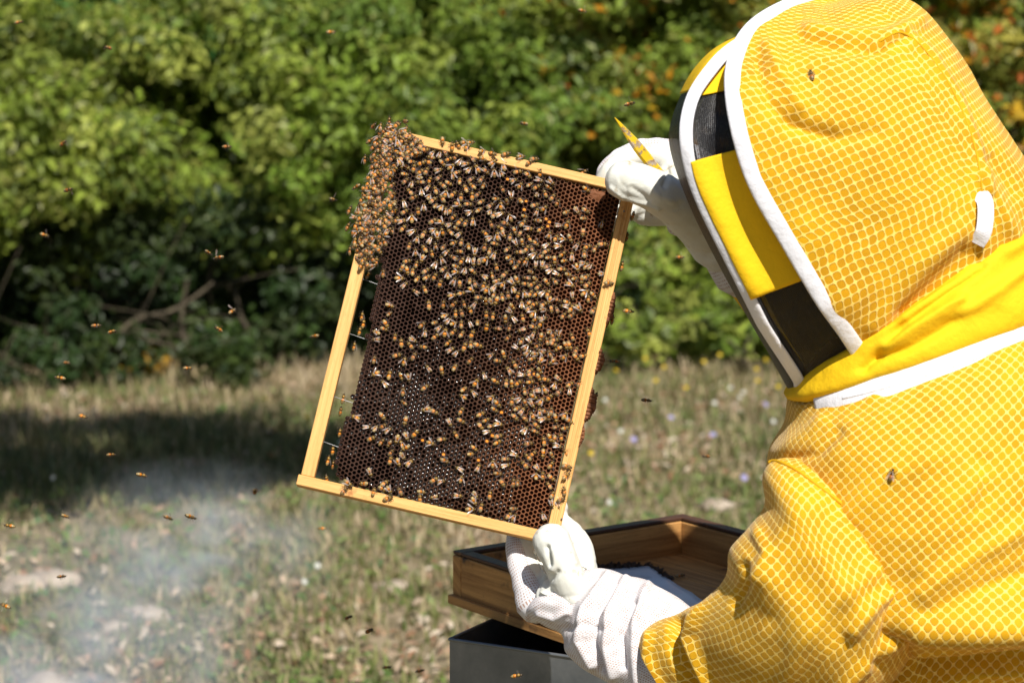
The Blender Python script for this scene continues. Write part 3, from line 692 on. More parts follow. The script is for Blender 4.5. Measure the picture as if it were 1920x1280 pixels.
# ------------------------------------------------------------------ honeybees
def bee_body():
    L = .001
    prof = [(6.3, .15, 'h'), (6.1, .9, 'h'), (5.6, 1.45, 'h'), (5.0, 1.5, 'h'), (4.5, 1.0, 'h'), (4.25, .8, 'n'), (4.0, 1.3, 't'), (3.4, 2.0, 't'), (2.6, 2.3, 't'), (1.7, 2.15, 't'), (1.0, 1.5, 't'), (.6, .8, 'n'),
            (.3, 1.2, 'k'), (.0, 1.7, 'o'), (-.5, 2.1, 'o'), (-.95, 2.3, 'o'), (-1.1, 2.32, 'k'), (-1.35, 2.38, 'o'), (-2.0, 2.42, 'o'), (-2.35, 2.42, 'o'), (-2.5, 2.4, 'k'), (-2.9, 2.36, 'k'), (-3.0, 2.36, 'c'), (-3.4, 2.28, 'c'), (-3.5, 2.26, 'k'), (-4.0, 2.12, 'k'), (-4.1, 2.08, 'c'), (-4.45, 1.95, 'c'), (-4.55, 1.9, 'k'), (-5.1, 1.6, 'k'), (-5.2, 1.55, 'c'), (-5.5, 1.3, 'c'), (-5.6, 1.2, 'k'), (-6.2, .6, 'k'), (-6.5, .12, 'k')]
    cl = {'h': (.07, .045, .02), 'n': (.05, .03, .015), 't': (.25, .145, .025), 'o': (.52, .175, .006), 'k': (.020, .012, .007), 'c': (.60, .43, .17)}
    ns = 10; a = np.linspace(0, 2 * np.pi, ns, endpoint=False); V = []; C = []
    for x, r, k in prof:
        zb = .25 if k == 't' else (-.1 - .05 * (x + 1) ** 2 * .3 if x < 0 else 0)
        for t in a:
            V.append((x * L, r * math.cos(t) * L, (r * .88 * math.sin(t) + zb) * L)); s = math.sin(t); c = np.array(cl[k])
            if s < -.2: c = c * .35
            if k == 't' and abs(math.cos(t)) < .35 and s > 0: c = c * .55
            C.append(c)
    Fa = [tuple(f[::-1]) for f in grid_faces(len(prof), ns, True)]; parts = [(np.array(V), Fa)]
    for x0, x1, sp in ((3.6, 5.2, 3.6), (2.6, 2.4, 4.3), (1.6, -.8, 4.6)):
        for s in (-1, 1):
            v, f = tube(np.array([(x0, s * 1.4, -.9), ((x0 + x1) / 2, s * sp * .75, -.2), (x1, s * sp, -1.9), (x1 * 1.1 - .3, s * sp * 1.12, -2.3)]) * L, np.array([.3, .26, .2, .12]) * L, 4, False); parts.append((v, f)); C += [(.05, .03, .015)] * len(v)
    for s in (-1, 1):
        v, f = tube(np.array([(6.0, s * .5, .4), (7.0, s * 1.1, .6), (7.7, s * 1.7, .2)]) * L, np.array([.14, .12, .1]) * L, 4, False); parts.append((v, f)); C += [(.03, .02, .012)] * len(v)
    v, f = join(parts); return v, f, np.array(C)
def bee_wing():
    L = .001; t = np.linspace(0, 1, 9); V = []
    for k in t:
        x = -8.0 * k; wd = 1.25 * math.sin(math.pi * min(1, k * .86 + .10)) ** .75 * (0.45 + .75 * k)
        V += [(x * L, (wd * .85 + .5 * k) * L, .18 * math.sin(k * 3) * L), (x * L, .5 * k * L, .42 * math.sin(k * 3) * L), (x * L, (-wd * 1.15 + .5 * k) * L, .05 * L)]
    Fa = []
    for i in range(8):
        for j in (0, 1): Fa.append((3 * i + j, 3 * i + j + 1, 3 * i + j + 4, 3 * i + j + 3))
    return np.array(V), Fa
bbv, bbf, bbc = bee_body(); wv, wf_ = bee_wing()
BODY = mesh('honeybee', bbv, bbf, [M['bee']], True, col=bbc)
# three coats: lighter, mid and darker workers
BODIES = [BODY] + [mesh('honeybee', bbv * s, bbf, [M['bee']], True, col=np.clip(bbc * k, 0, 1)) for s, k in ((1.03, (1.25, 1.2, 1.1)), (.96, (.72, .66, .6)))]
WING = [mesh('wing', wv, wf_, [M[q]], True) for q in ('wing', 'wing_bright')]
WING_AT = Vector((.0022, .0011, .0021))
def bee_matrix(pos, head, nor, s=1.0):
    n = Vector(nor).normalized(); h = Vector(head); h = (h - n * h.dot(n)).normalized(); y = n.cross(h)
    return Matrix(((h.x * s, y.x * s, n.x * s, pos[0]), (h.y * s, y.y * s, n.y * s, pos[1]), (h.z * s, y.z * s, n.z * s, pos[2]), (0, 0, 0, 1)))
def wing_locals(spread, lift=.06):
    out = []
    for s in (1, -1):
        m_ = Matrix.Translation((WING_AT.x, WING_AT.y * s, WING_AT.z)) @ Matrix.Rotation(-s * spread, 4, 'Z') @ Matrix.Rotation(lift, 4, 'Y') @ Matrix.Diagonal((1, s, 1, 1)); out.append(m_)
    return out
stuffV = []; stuffF = []; stuffC = []; stuffM = []; _off = [0]
def bee(mw, spread, label=None, group=None, lift=.06, single=True, dark=None, clear=False):
    k = int(rng.choice(3, p=[.5, .3, .2])) if dark is None else dark
    br = int(rng.random() < (.12 if clear else .38))
    if single:
        o = obj('honeybee', BODIES[k], label=label, cat='bee', group=group); o.matrix_world = mw
        for wl_ in wing_locals(spread, lift):
            c = obj('wing', WING[br], o); c.matrix_local = wl_
        return o
    m_ = np.array(mw); src = [(bbv, bbf, np.clip(bbc * ((1, 1, 1), (1.25, 1.2, 1.1), (.72, .66, .6))[k], 0, 1), np.eye(4), 0)] + [(wv, wf_, np.ones((len(wv), 3)), np.array(q), 1 + br) for q in wing_locals(spread, lift)]
    for v, f, c, l, mi in src:
        q = m_ @ l; stuffV.append(v @ q[:3, :3].T + q[:3, 3]); stuffC.append(c); stuffF.extend(tuple(i + _off[0] for i in t) for t in f); stuffM.extend([mi] * len(f)); _off[0] += len(v)
T5 = (600, 570, [(790,240,-50),(770,300,-20),(675,340,150),(670,425,180),(900,395,85),(975,465,95),(1115,430,-20),(1080,495,130),(1235,515,180),(650,665,80),(925,615,15),(1010,685,70),(1125,625,65),(1225,250,50),(1375,225,30),(1260,350,85),(1430,290,35),(1385,390,35),(1500,340,60),(1540,200,45),(1600,235,40),(1600,335,55),(1540,465,35),(1570,550,35),(1635,590,60),(1300,770,125),(1460,800,-65),(1615,760,75),(665,835,-145),(830,850,75),(970,870,-75),(1060,885,-90),(770,955,135),(1260,1000,45),(995,1050,90)])
T7 = (570, 740, [(615,270,180),(940,260,-50),(1195,95,140),(1460,175,215),(1565,205,-40),(755,390,10),(855,405,65),(950,375,20),(1010,425,45),(1215,315,-115),(810,525,15),(930,565,60),(1020,590,-125),(1115,535,-105),(1225,500,-70),(1335,465,55),(1170,590,100),(1215,640,-150),(1045,690,50),(1180,735,-60),(1035,785,60),(1130,810,-60),(1265,815,45),(790,930,-75),(1745,335,-65),(1820,475,125),(1655,535,10),(1520,580,-20),(1690,790,-20),(1565,1020,35),(1650,1040,30),(1885,1010,80),(1860,890,150),(1410,1165,-15),(1555,1225,200),(1850,1210,-5),(1390,1240,90),(715,1065,180),(965,1060,40)])
T7B = (570, 740, [(835,1160,75),(940,1130,-30),(1020,1140,-60),(1150,1155,115),(1005,1240,20),(480,1150,45),(530,1060,-40)])
T8 = (830, 780, [(380,385,-50),(335,455,10),(425,615,60),(600,570,80),(515,45,35),(455,125,-60),(585,120,10),(670,95,-10),(535,190,15),(670,240,20),(660,315,20),(1035,330,0),(985,170,55),(1125,115,-40),(1115,185,-35),(860,465,-20),(755,515,0),(755,595,25),(1020,490,140),(980,580,130),(1085,450,40),(1205,450,-95),(1310,470,-50),(1215,300,90),(1290,265,-70),(1340,280,-110),(1420,250,100),(1380,360,-20),(1480,440,120),(1365,130,35),(1470,145,5),(1300,585,50),(1135,625,-60),(1120,720,90),(1200,710,80),(1305,740,-50),(1275,830,120),(1320,940,50),(1380,1070,-70),(1310,1050,-80),(665,690,0),(715,805,-60),(850,795,85),(900,795,85),(565,945,80),(390,945,-60),(375,1020,-60),(335,1115,0),(460,1090,85),(185,950,-10),(850,1110,-10),(795,1190,60),(855,1210,60),(1205,1200,90),(970,50,80),(1190,35,20),(1280,25,90),(1355,30,100),(1540,60,-30)])
T8B = (830, 780, [(1460,900,100),(1490,600,-20),(1480,720,40),(1420,1000,20)])
T6 = (860, 600, [(30,50,90),(135,45,110),(225,30,80),(335,85,75),(465,105,180),(610,90,85),(755,120,190),(560,30,90),(595,210,40),(160,170,60),(35,170,55),(70,320,70),(145,290,95),(235,305,-20),(390,425,30),(540,415,-65),(470,490,-5),(140,485,45),(670,530,110),(600,600,125),(305,665,110),(205,750,65),(60,830,70),(175,875,115),(50,920,150),(440,735,-35),(570,750,80),(635,770,-90),(715,755,35),(390,935,45),(465,1005,-55),(430,1075,-35),(265,1130,15),(330,1200,20),(30,1090,65),(30,1210,-30),(900,85,-30),(985,45,50),(895,170,60),(755,250,65),(845,250,-50),(985,210,-120),(1060,250,95),(1090,140,40),(1140,180,30),(1205,175,-90),(1155,240,0),(1135,290,-20),(690,335,-40),(810,325,50),(950,310,20),(1190,345,-150),(825,390,40),(920,405,0),(985,375,150),(1090,400,120),(885,465,10),(980,490,-140),(1120,500,-145),(1270,440,40),(1285,310,-60),(1330,310,-60),(1410,360,60),(1410,450,-50),(1500,430,0),(1360,200,110),(1560,150,110),(860,605,30),(970,610,-50),(760,660,10),(850,670,-60),(860,745,0),(960,690,-70),(1050,715,-10),(1195,700,-45),(1150,785,75),(790,850,90),(925,850,180),(1025,825,120),(1205,860,50),(1335,770,35),(1445,755,70),(1330,850,80),(640,970,75),(725,955,40),(800,1000,-60),(880,1010,-50),(900,920,-30),(990,975,60),(1090,930,50),(700,1060,45),(760,1090,50),(675,1165,-45),(880,1145,130),(800,1190,-60),(970,1100,90),(1040,1100,-20),(1110,1090,90),(1010,1190,20),(1080,1170,-80),(1165,1180,-80),(1275,1140,50),(1330,1210,-30)])
T4 = (900, 430, [(55,45,140),(210,80,100),(115,110,45),(280,60,-50),(360,90,90),(475,60,-110),(415,20,-80),(590,110,120),(830,65,75),(910,105,60),(995,120,0),(1080,110,-70),(1235,40,-90),(700,10,30),(670,170,-45),(800,195,40),(940,205,5),(425,170,-55),(505,160,-80),(180,175,-20),(55,210,80),(115,260,55),(170,310,65),(330,240,35),(470,275,180),(560,235,50),(620,230,95),(795,265,20),(640,310,50),(710,335,-150),(825,340,15),(1165,195,60),(1290,210,20),(1380,230,70),(1470,180,10),(990,300,40),(1010,380,0),(1100,320,90),(1250,290,100),(895,375,-90),(665,430,-90),(745,430,-90),(815,450,10),(340,335,40),(385,380,60),(480,380,40),(550,380,80),(65,360,45),(195,450,95),(430,450,40),(295,540,45),(145,550,95),(50,570,160),(610,515,-15),(840,500,45),(920,540,-30),(985,480,-10),(1060,545,0),(1165,460,-80),(1270,440,60),(1235,405,0),(1320,450,70),(1460,535,10),(555,585,180),(665,600,-10),(445,610,-60),(385,635,-40),(275,660,40),(205,620,30),(45,670,70),(80,720,70),(165,700,40),(800,635,-45),(895,620,140),(1085,665,-30),(1135,590,30),(1220,610,-90),(1275,570,50),(1290,665,30),(625,660,20),(550,655,0),(700,690,40),(400,720,120),(455,790,70),(535,770,110),(335,785,100),(265,810,95),(165,780,60),(605,770,60),(675,775,40),(750,765,50),(815,770,60),(1110,800,-90),(1260,760,40),(1300,830,80),(1360,790,-40),(195,860,-100),(70,870,-90),(130,870,-60),(935,850,-30),(1050,880,-20),(835,850,-100),(765,900,40),(655,900,20),(500,900,80),(570,900,-130),(385,930,-50),(360,985,-40),(590,950,40),(760,965,0),(855,960,-90),(920,960,90),(1010,925,170),(1095,950,50),(1185,950,-50),(1360,970,60),(640,1010,50),(1000,1035,60),(1100,1030,30),(75,1020,90),(155,1040,90),(305,1080,-90),(400,1075,130),(510,1060,110),(670,1075,30),(755,1070,0)])
T3 = (640, 400, [(610,205,90),(740,180,55),(845,60,95),(730,95,20),(660,80,50),(850,225,40),(985,250,65),(910,310,75),(815,390,90),(1065,320,60),(1150,270,-80),(1210,220,105),(1305,225,135),(1105,205,30),(1100,95,35),(1195,110,-45),(1290,140,20),(1380,185,-20),(1345,45,35),(1420,100,50),(1490,115,65),(1575,95,80),(1410,255,35),(1350,355,30),(1440,345,70),(1525,395,90),(1225,405,55),(1130,390,90),(995,425,130),(890,465,90),(1085,480,95),(1265,470,45),(1415,460,185),(970,545,-110),(790,575,0),(900,610,100),(725,660,-115),(790,690,-80),(855,700,90),(1205,555,115),(1125,615,60),(1340,530,150),(1225,670,45),(1015,690,40),(1445,570,60),(1520,550,75),(1600,470,-90),(1585,590,-80),(1650,590,-90),(700,780,0),(1025,770,25),(910,790,45),(1120,760,75),(1275,745,85),(1375,640,-10),(1370,705,-10),(1480,690,80),(1580,700,-50),(1185,840,80),(760,860,45),(890,940,140),(1000,910,120),(1350,810,60),(1420,850,-85),(1540,810,90),(1600,840,100),(1560,920,-40),(1330,985,0),(1440,960,10),(1050,1100,90),(1225,1090,85),(1350,1090,50),(1470,1085,120),(1600,1090,60),(1650,1010,10),(1545,1160,120),(1440,1190,130),(1370,1200,90),(1240,1230,30),(580,1105,20),(575,1205,55),(500,720,95)])
T1 = (640, 230, [(925,250,90),(850,330,70),(910,390,10),(985,345,-140),(740,350,50),(815,370,-80),(1090,370,50),(1070,420,160),(1180,385,75),(1250,370,-80),(1370,415,50),(1290,440,40),(845,470,10),(1030,475,170),(960,490,30),(1215,490,-50),(870,545,65),(785,530,-50),(720,510,-80),(1020,580,60),(950,590,40),(1165,570,20),(1320,530,35),(1420,470,70),(1490,495,10),(1565,430,130),(1530,570,55),(1630,550,130),(1390,600,30),(1330,630,100),(760,620,20),(930,660,165),(945,715,175),(770,700,45),(1060,690,55),(1170,660,50),(1290,730,-30),(1210,750,150),(1420,700,85),(1560,680,30),(1570,760,140),(1490,790,100),(1640,860,40),(845,740,90),(960,830,90),(1040,780,45),(1130,810,100),(1250,850,75),(1340,860,50),(1435,890,90),(1570,880,95),(820,830,130),(870,900,10),(1050,890,60),(1100,930,50),(1210,910,130),(750,970,90),(990,1010,95),(1130,1000,50),(1200,1020,55),(920,1060,95),(1400,985,-30),(1525,980,-10),(1680,950,50),(1650,1050,50),(1540,1080,40),(1250,1060,70),(1310,1050,65),(760,1070,20),(1680,680,50),(640,1060,50),(630,970,60)])
T1B = (640, 230, [(1330,290,90),(1400,270,110),(1510,290,45),(1215,220,-90),(1690,340,20),(1810,370,-40),(1550,240,10),(820,150,90),(1480,240,0)])
T2 = (900, 270, [(155,225,40),(70,330,-40),(170,345,90),(255,355,120),(285,270,110),(300,210,-50),(425,250,140),(455,335,0),(575,375,-50),(720,355,95),(405,440,30),(480,500,55),(595,490,40),(680,520,30),(715,440,-30),(855,460,-40),(825,525,-35),(265,540,120),(370,625,-90),(485,680,110),(195,660,0),(320,700,-80),(250,740,90),(680,610,45),(780,595,110),(870,640,65),(930,705,60),(660,735,20),(770,775,40),(680,810,70),(125,740,40),(115,820,60),(165,850,65),(240,845,40),(360,880,110),(535,870,-15),(690,920,160),(515,950,45),(305,955,-25),(130,960,110),(245,1010,150),(590,1020,-10),(725,1025,40),(1035,820,25),(1160,800,-50),(1270,800,-30),(1240,895,30),(945,985,20),(1045,965,65),(1465,960,80),(1275,545,-35),(40,500,70),(45,680,50),(20,400,60),(40,180,-20)])
T2B = (900, 270, [(310,120,10),(490,150,0),(590,220,40),(650,180,0)])
T4B = (900, 430, [(1545,645,0)])
def heading(a):
    a = math.radians(a); return RT * math.cos(a) + UP * math.sin(a)
def lay(px, py, a, z, **kw):
    c = px2f(px, py, z); zz = z if z != 'comb' else 0
    pos = fc + ex * c[0] + ey * c[1] + ez * z
    nor = ez + (ex * rng.normal() + ey * rng.normal()) * .24
    if rng.random() < .10: nor = nor + heading(a) * .8                # head down in a cell
    s = rng.uniform(.88, 1.08)
    return bee(bee_matrix(pos, heading(a), nor, s), float(rng.choice([.10, .20, .34, .58], p=[.30, .36, .22, .12])), **kw)
comb_bees = []
for ox, oy, L_ in (T1, T2, T3, T4, T5, T6, T7, T8): comb_bees += [(ox + x / 6.4, oy + y / 6.4, a) for x, y, a in L_]
uniq = []
for b in comb_bees:
    if all((b[0] - q[0]) ** 2 + (b[1] - q[1]) ** 2 > 36 for q in uniq): uniq.append(b)
low = [b for b in uniq if b[1] > 560]; top = [b for b in uniq if b[1] <= 560]
random.shuffle(top)
n_single = 205
singles = low[:n_single] + top[:max(0, n_single - len(low))]; rest = low[n_single:] + top[max(0, n_single - len(low)):]
for b in singles:
    c = px2f(b[0], b[1], .008); z = float(comb_surface(np.array(c[0]), np.array(c[1])))
    lay(b[0], b[1], b[2] + rng.normal() * 6, z + .0026 + rng.uniform(0, .0006), label='striped worker honeybee walking on the dark open comb', group='worker bees on the comb')
for b in rest:
    c = px2f(b[0], b[1], .008); z = float(comb_surface(np.array(c[0]), np.array(c[1])))
    lay(b[0], b[1], b[2] + rng.normal() * 6, z + .0026 + rng.uniform(0, .0008), single=False)
for ox, oy, L_ in (T1B, T2B, T4B, T7B, T8B):
    for x, y, a in L_: lay(ox + x / 6.4, oy + y / 6.4, a, .0150, label='striped worker honeybee crawling on a pale wooden bar of the frame', group='worker bees on the frame bars')
# dense pile over the upper left corner and bar
poly = np.array([(708, 238), (752, 236), (778, 262), (800, 285), (745, 305), (738, 350), (738, 400), (728, 440), (716, 470), (700, 505), (676, 500), (662, 455), (662, 410), (675, 370), (690, 330), (698, 280)])
def inside(x, y):
    c = False; j = len(poly) - 1
    for i in range(len(poly)):
        if (poly[i, 1] > y) != (poly[j, 1] > y) and x < (poly[j, 0] - poly[i, 0]) * (y - poly[i, 1]) / (poly[j, 1] - poly[i, 1]) + poly[i, 0]: c = not c
        j = i
    return c
pile = []
tries = 0
while len(pile) < 150 and tries < 20000:
    tries += 1; x, y = rng.uniform(655, 805), rng.uniform(232, 510)
    if inside(x, y) and all((x - q[0]) ** 2 + (y - q[1]) ** 2 > 62 for q in pile): pile.append((x, y))
for i, (x, y) in enumerate(pile):
    c = px2f(x, y, .012); base = .0145 if c[0] > -hw - .002 else .0145 - (-hw - c[0]) * 1.0
    pos = fc + ex * c[0] + ey * c[1] + ez * (base + (i % 2) * .0035)
    nor = ez + ex * (-.9 if c[0] < -hw else rng.normal() * .3) + ey * rng.normal() * .35
    bee(bee_matrix(pos, heading(rng.normal() * 70 + 60), nor, rng.uniform(.95, 1.08)), float(rng.choice([.1, .25, .5])), single=False, dark=int(rng.choice([0, 1, 2, 2])), clear=True)
for (x, y) in ((652, 425), (656, 470), (668, 350), (684, 300), (694, 262), (700, 236), (730, 229), (760, 228), (664, 505), (655, 395), (690, 515), (742, 232)):      # loose outriders of the pile
    c = px2f(x, y, .004); bee(bee_matrix(fc + ex * c[0] + ey * c[1] + ez * rng.uniform(-.004, .008), heading(rng.normal() * 80 + 60), -ex + ez * .5 + ey * rng.normal() * .5, 1.0), .3, single=False, dark=2, clear=True)
# a hanging fringe behind the bar and along the gap
for (x, y, a) in ((470, 50, 70), (440, 200, 80), (430, 455, 95), (345, 670, 110), (350, 840, 100), (290, 790, 60), (270, 1010, 140), (215, 220, 80)):
    c = px2f(570 + x / 6.4, 740 + y / 6.4, -.006); pos = fc + ex * c[0] + ey * c[1] - ez * .004
    bee(bee_matrix(pos, heading(a), ez * .4 + ex * (1 if x != 215 else -1), 1.0), .25, 'worker honeybee clinging inside the gap beside the left wooden bar', 'worker bees in the gap by the left bar')
for (x, y, a) in ((503, 150, 85), (475, 330, 80), (410, 510, 85), (100, 890, 95), (520, 240, 80)):
    c = px2f(600 + x / 6.4, 570 + y / 6.4, -.006); pos = fc + ex * c[0] + ey * c[1] - ez * .004
    bee(bee_matrix(pos, heading(a), ez * .4 + ex * (1 if x != 100 else -1), 1.0), .25, 'worker honeybee clinging inside the gap beside the left wooden bar', 'worker bees in the gap by the left bar')
for (x, y, a) in ((1186, 406, 30), (1175, 445, 80), (1166, 500, 70), (1148, 600, 80), (1117, 745, 45), (1140, 560, 60)):
    c = px2f(x, y, -.006); pos = fc + ex * c[0] + ey * c[1] - ez * .003
    bee(bee_matrix(pos, heading(a), ez * .4 + ex, 1.0), .3, 'worker honeybee clinging to the outer side of the right wooden bar', 'worker bees outside the right bar')
c = px2f(1096, 313, 0); bee(bee_matrix(fc + ex * c[0] + ey * (hh + .004) , RT * .8 + UP * .55, UP * .8 - RT * .5 - FW * .2, 1.1), .5, 'worker honeybee standing upright on the top edge of the frame near the glove', lift=.5)
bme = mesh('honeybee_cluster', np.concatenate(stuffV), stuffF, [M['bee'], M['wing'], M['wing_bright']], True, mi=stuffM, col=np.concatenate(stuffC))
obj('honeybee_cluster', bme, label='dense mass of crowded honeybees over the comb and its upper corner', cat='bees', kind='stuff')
# flying bees
fly = [(35, 42, 3.6), (203, 90, 3.5), (620, 60, 3.7), (118, 269, 3.4), (425, 275, 3.3), (128, 356, 3.2), (83, 440, 3.5), (623, 374, 3.1), (390, 473, 2.95), (410, 483, 2.85), (180, 610, 2.9), (210, 622, 3.1), (410, 617, 3.2), (435, 583, 3.4), (352, 690, 3.3), (125, 680, 3.5), (113, 708, 3.0), (155, 780, 3.2), (208, 852, 3.2), (265, 890, 2.8), (478, 921, 3.3), (122, 967, 3.2), (315, 970, 3.3), (357, 968, 2.6), (18, 985, 2.9), (115, 1080, 3.2), (10, 1135, 2.7), (603, 990, 3.7), (653, 1157, 3.2), (692, 1182, 3.0), (725, 1250, 3.5), (787, 1257, 3.4), (968, 1266, 2.75), (1180, 195, 3.0), (983, 232, 3.3), (1153, 677, 3.0), (1212, 750, 2.9), (1275, 482, 3.5), (1178, 583, 2.7), (1325, 855, 3.6), (590, 630, 3.5), (1092, 20, 3.6)]
for (x, y, d) in fly:
    a = rng.choice([15, 25, 160, 200, -10, 35, 100]) + rng.normal() * 12
    bee(bee_matrix(P(x, y, d), heading(a) + FW * rng.normal() * .5, UP + FW * rng.normal() * .5 + RT * rng.normal() * .2, rng.uniform(1., 1.15)), rng.uniform(1.1, 1.5), 'honeybee flying in the air with outstretched wings', 'flying honeybees', lift=rng.uniform(-.5, .7))

# ------------------------------------------------------------------ wooden tray on a metal box
AX = np.array([.81, .586, 0.]); AX /= np.linalg.norm(AX); BX = np.array([AX[1], -AX[0], 0.])   # far edge / side edge directions
A0 = P(848, 1035, 3.24); TZ = A0[2]; TH = .062; LA = .402; LB = .50; TK = .020
tray = empty('wooden_tray', tuple(A0 + AX * LA / 2 + BX * LB / 2 - [0, 0, TH]), label='shallow weathered wooden hive tray resting skewed on the grey metal box', cat='hive tray')
def plank(name, c, ax, ay, az, m, parent, bev=.0015, nseg=1):
    v, f = box_vf(c, ax, ay, az, bev); ln = np.asarray(ax) / np.linalg.norm(ax); w2 = np.asarray(ay) / np.linalg.norm(ay); w3 = np.asarray(az) / np.linalg.norm(az)
    q = v - np.asarray(c); uv = np.stack([q @ ln, q @ w2 + .7 * (q @ w3)], -1) + rng.uniform(0, 4, 2)
    return hang(obj(name, mesh(name, v, f, [M[m]], False, uv=uv)), parent)
Zu = np.array([0, 0, 1.])
def wall(p0, dirv, length, inward, tag_):
    c = p0 + dirv * length / 2 + inward * TK / 2 - Zu * TH / 2
    o = plank('side_board', c - Zu * .0015, dirv * length / 2, Zu * (TH / 2 - .0015), inward * TK / 2, 'oldwood', tray)
    r = plank('rim', p0 + dirv * length / 2 + inward * TK / 2 + Zu * .0006, dirv * (length / 2 - .0006), inward * (TK / 2 - .0006), Zu * .0022, 'oldwood_rim', o, .0008)
wall(A0, AX, LA, BX, 'far')                                              # far-left wall, corner A to corner B
wall(A0 + AX * LA + BX * TK, BX, LB - 2 * TK, -AX, 'right')              # right wall
wall(A0 + BX * TK, BX, LB - 2 * TK, AX, 'front')                         # left/front wall seen from outside
wall(A0 + BX * (LB - TK), AX, LA, BX, 'near')
for k in range(4):                                                       # floor boards
    wdt = (LA - 2 * TK) / 4
    plank('floor_board', A0 + AX * (TK + wdt * (k + .5)) + BX * LB / 2 - Zu * (TH - .006), BX * (LB / 2 - TK - .0005), AX * (wdt / 2 - .0008), Zu * .006, 'oldwood', tray, .001)
# ledge strip low on the front wall
plank('batten', A0 + BX * LB / 2 - AX * .004 - Zu * (TH + .0005), BX * (LB / 2), Zu * .006, AX * .004, 'oldwood', tray, .001)
# pale blue plastic sheet with debris, lying inside
def sheet():
    FZ = TZ - TH + .012
    pts = [(1128, 1067), (1212, 1060), (1310, 1118), (1300, 1150), (1150, 1140)]
    q = [onz(*p, FZ + .004) for p in pts]; c = sum(q) / 5
    n = 14; rows = []
    a, b, d_, e = onz(1105, 1068, FZ + .004), onz(1215, 1061, FZ + .004), onz(1335, 1135, FZ + .004), onz(1180, 1170, FZ + .004)
    for i in np.linspace(0, 1, n):
        rows.append([a * (1 - i) * (1 - j) + b * (1 - i) * j + d_ * i * j + e * i * (1 - j) for j in np.linspace(0, 1, n)])
    G = np.array(rows); G[..., 2] += .0016 * fbm(G * 22, 3)
    V = np.concatenate([G.reshape(-1, 3), G.reshape(-1, 3) - [0, 0, .0014]]); g = grid_faces(n, n); Fa = [tuple(f) for f in g] + [tuple(f[::-1] + n * n) for f in g]
    per = [i for i in range(n)] + [i * n + n - 1 for i in range(1, n)] + [n * n - 1 - i for i in range(1, n)] + [(n - 1 - i) * n for i in range(1, n - 1)]
    Fa += [(per[i], per[i] + n * n, per[(i + 1) % len(per)] + n * n, per[(i + 1) % len(per)]) for i in range(len(per))]
    obj('plastic_sheet', mesh('plastic_sheet', V, Fa, [M['sheet']]), label='pale blue plastic sheet lying in the wooden tray', cat='plastic sheet')
    # dark crumbs along its far edge
    parts = []
    for k in range(260):
        t = rng.random(); p = a * (1 - t) + b * t + AX * rng.normal() * .006 - BX * abs(rng.normal()) * .010 if k < 200 else b * (1 - t) + d_ * t * .35 + b * t * .65 + AX * abs(rng.normal()) * .006
        s = rng.uniform(.0012, .0042); D = rng.normal(size=(3, 3)); D /= np.linalg.norm(D, axis=1, keepdims=True)
        parts.append(box_vf(p + [0, 0, s * .4 - .002], D[0] * s, D[1] * s * .6, D[2] * s * .45))
    v, f = join(parts); obj('debris', mesh('debris', v, f, [M['dirt']], False), label='dark crumbs of wax and dead bees along the blue sheet', cat='debris', kind='stuff')
    p = onz(1275, 1078, FZ + .004); bee(bee_matrix(p, (1, .3, 0), (0, -.2, 1), 1.1), .5, 'lone honeybee on the floor boards of the wooden tray')
sheet()
MZ = TZ - TH - .0095; m0 = onz(843, 1195, MZ); mb = np.array([.48, .88, 0]); mb /= np.linalg.norm(mb); ma = np.array([mb[1], -mb[0], 0])
mbox = empty('metal_box', (float(m0[0] + ma[0] * .2 + mb[0] * .17), float(m0[1] + ma[1] * .2 + mb[1] * .17), 0), label='open grey galvanised metal box under the wooden tray', cat='metal box')
LA2, LB2, t_ = .40, .34, .0015
def sheetwall(p0, dirv, ln, inward):
    c = p0 + dirv * ln / 2 + inward * t_ / 2; h = MZ / 2 - .004
    v, f = box_vf(np.array([c[0], c[1], h + .004]), dirv * ln / 2, inward * t_ / 2, Zu * h); pn = hang(obj('panel', mesh('panel', v, f, [M['metal']], False)), mbox)
    pts = [p0 + dirv * s + Zu * 0 for s in (0, ln)]; v, f = tube([(q[0], q[1], MZ - .002) for q in pts], [.0022, .0022], 8); hang(obj('rolled_edge', mesh('rolled_edge', v, f, [M['metal']])), pn)
sheetwall(m0, ma, LA2, mb); sheetwall(m0 + mb * .001, mb, LB2, ma); sheetwall(m0 + mb * LB2, ma, LA2, -mb); sheetwall(m0 + ma * LA2, mb, LB2, -ma)
v, f = box_vf(np.array([m0[0] + ma[0] * .2 + mb[0] * .17, m0[1] + ma[1] * .2 + mb[1] * .17, MZ - .16]), ma * .197, mb * .167, Zu * .004); hang(obj('inner_floor', mesh('inner_floor', v, f, [M['metal']], False)), mbox)

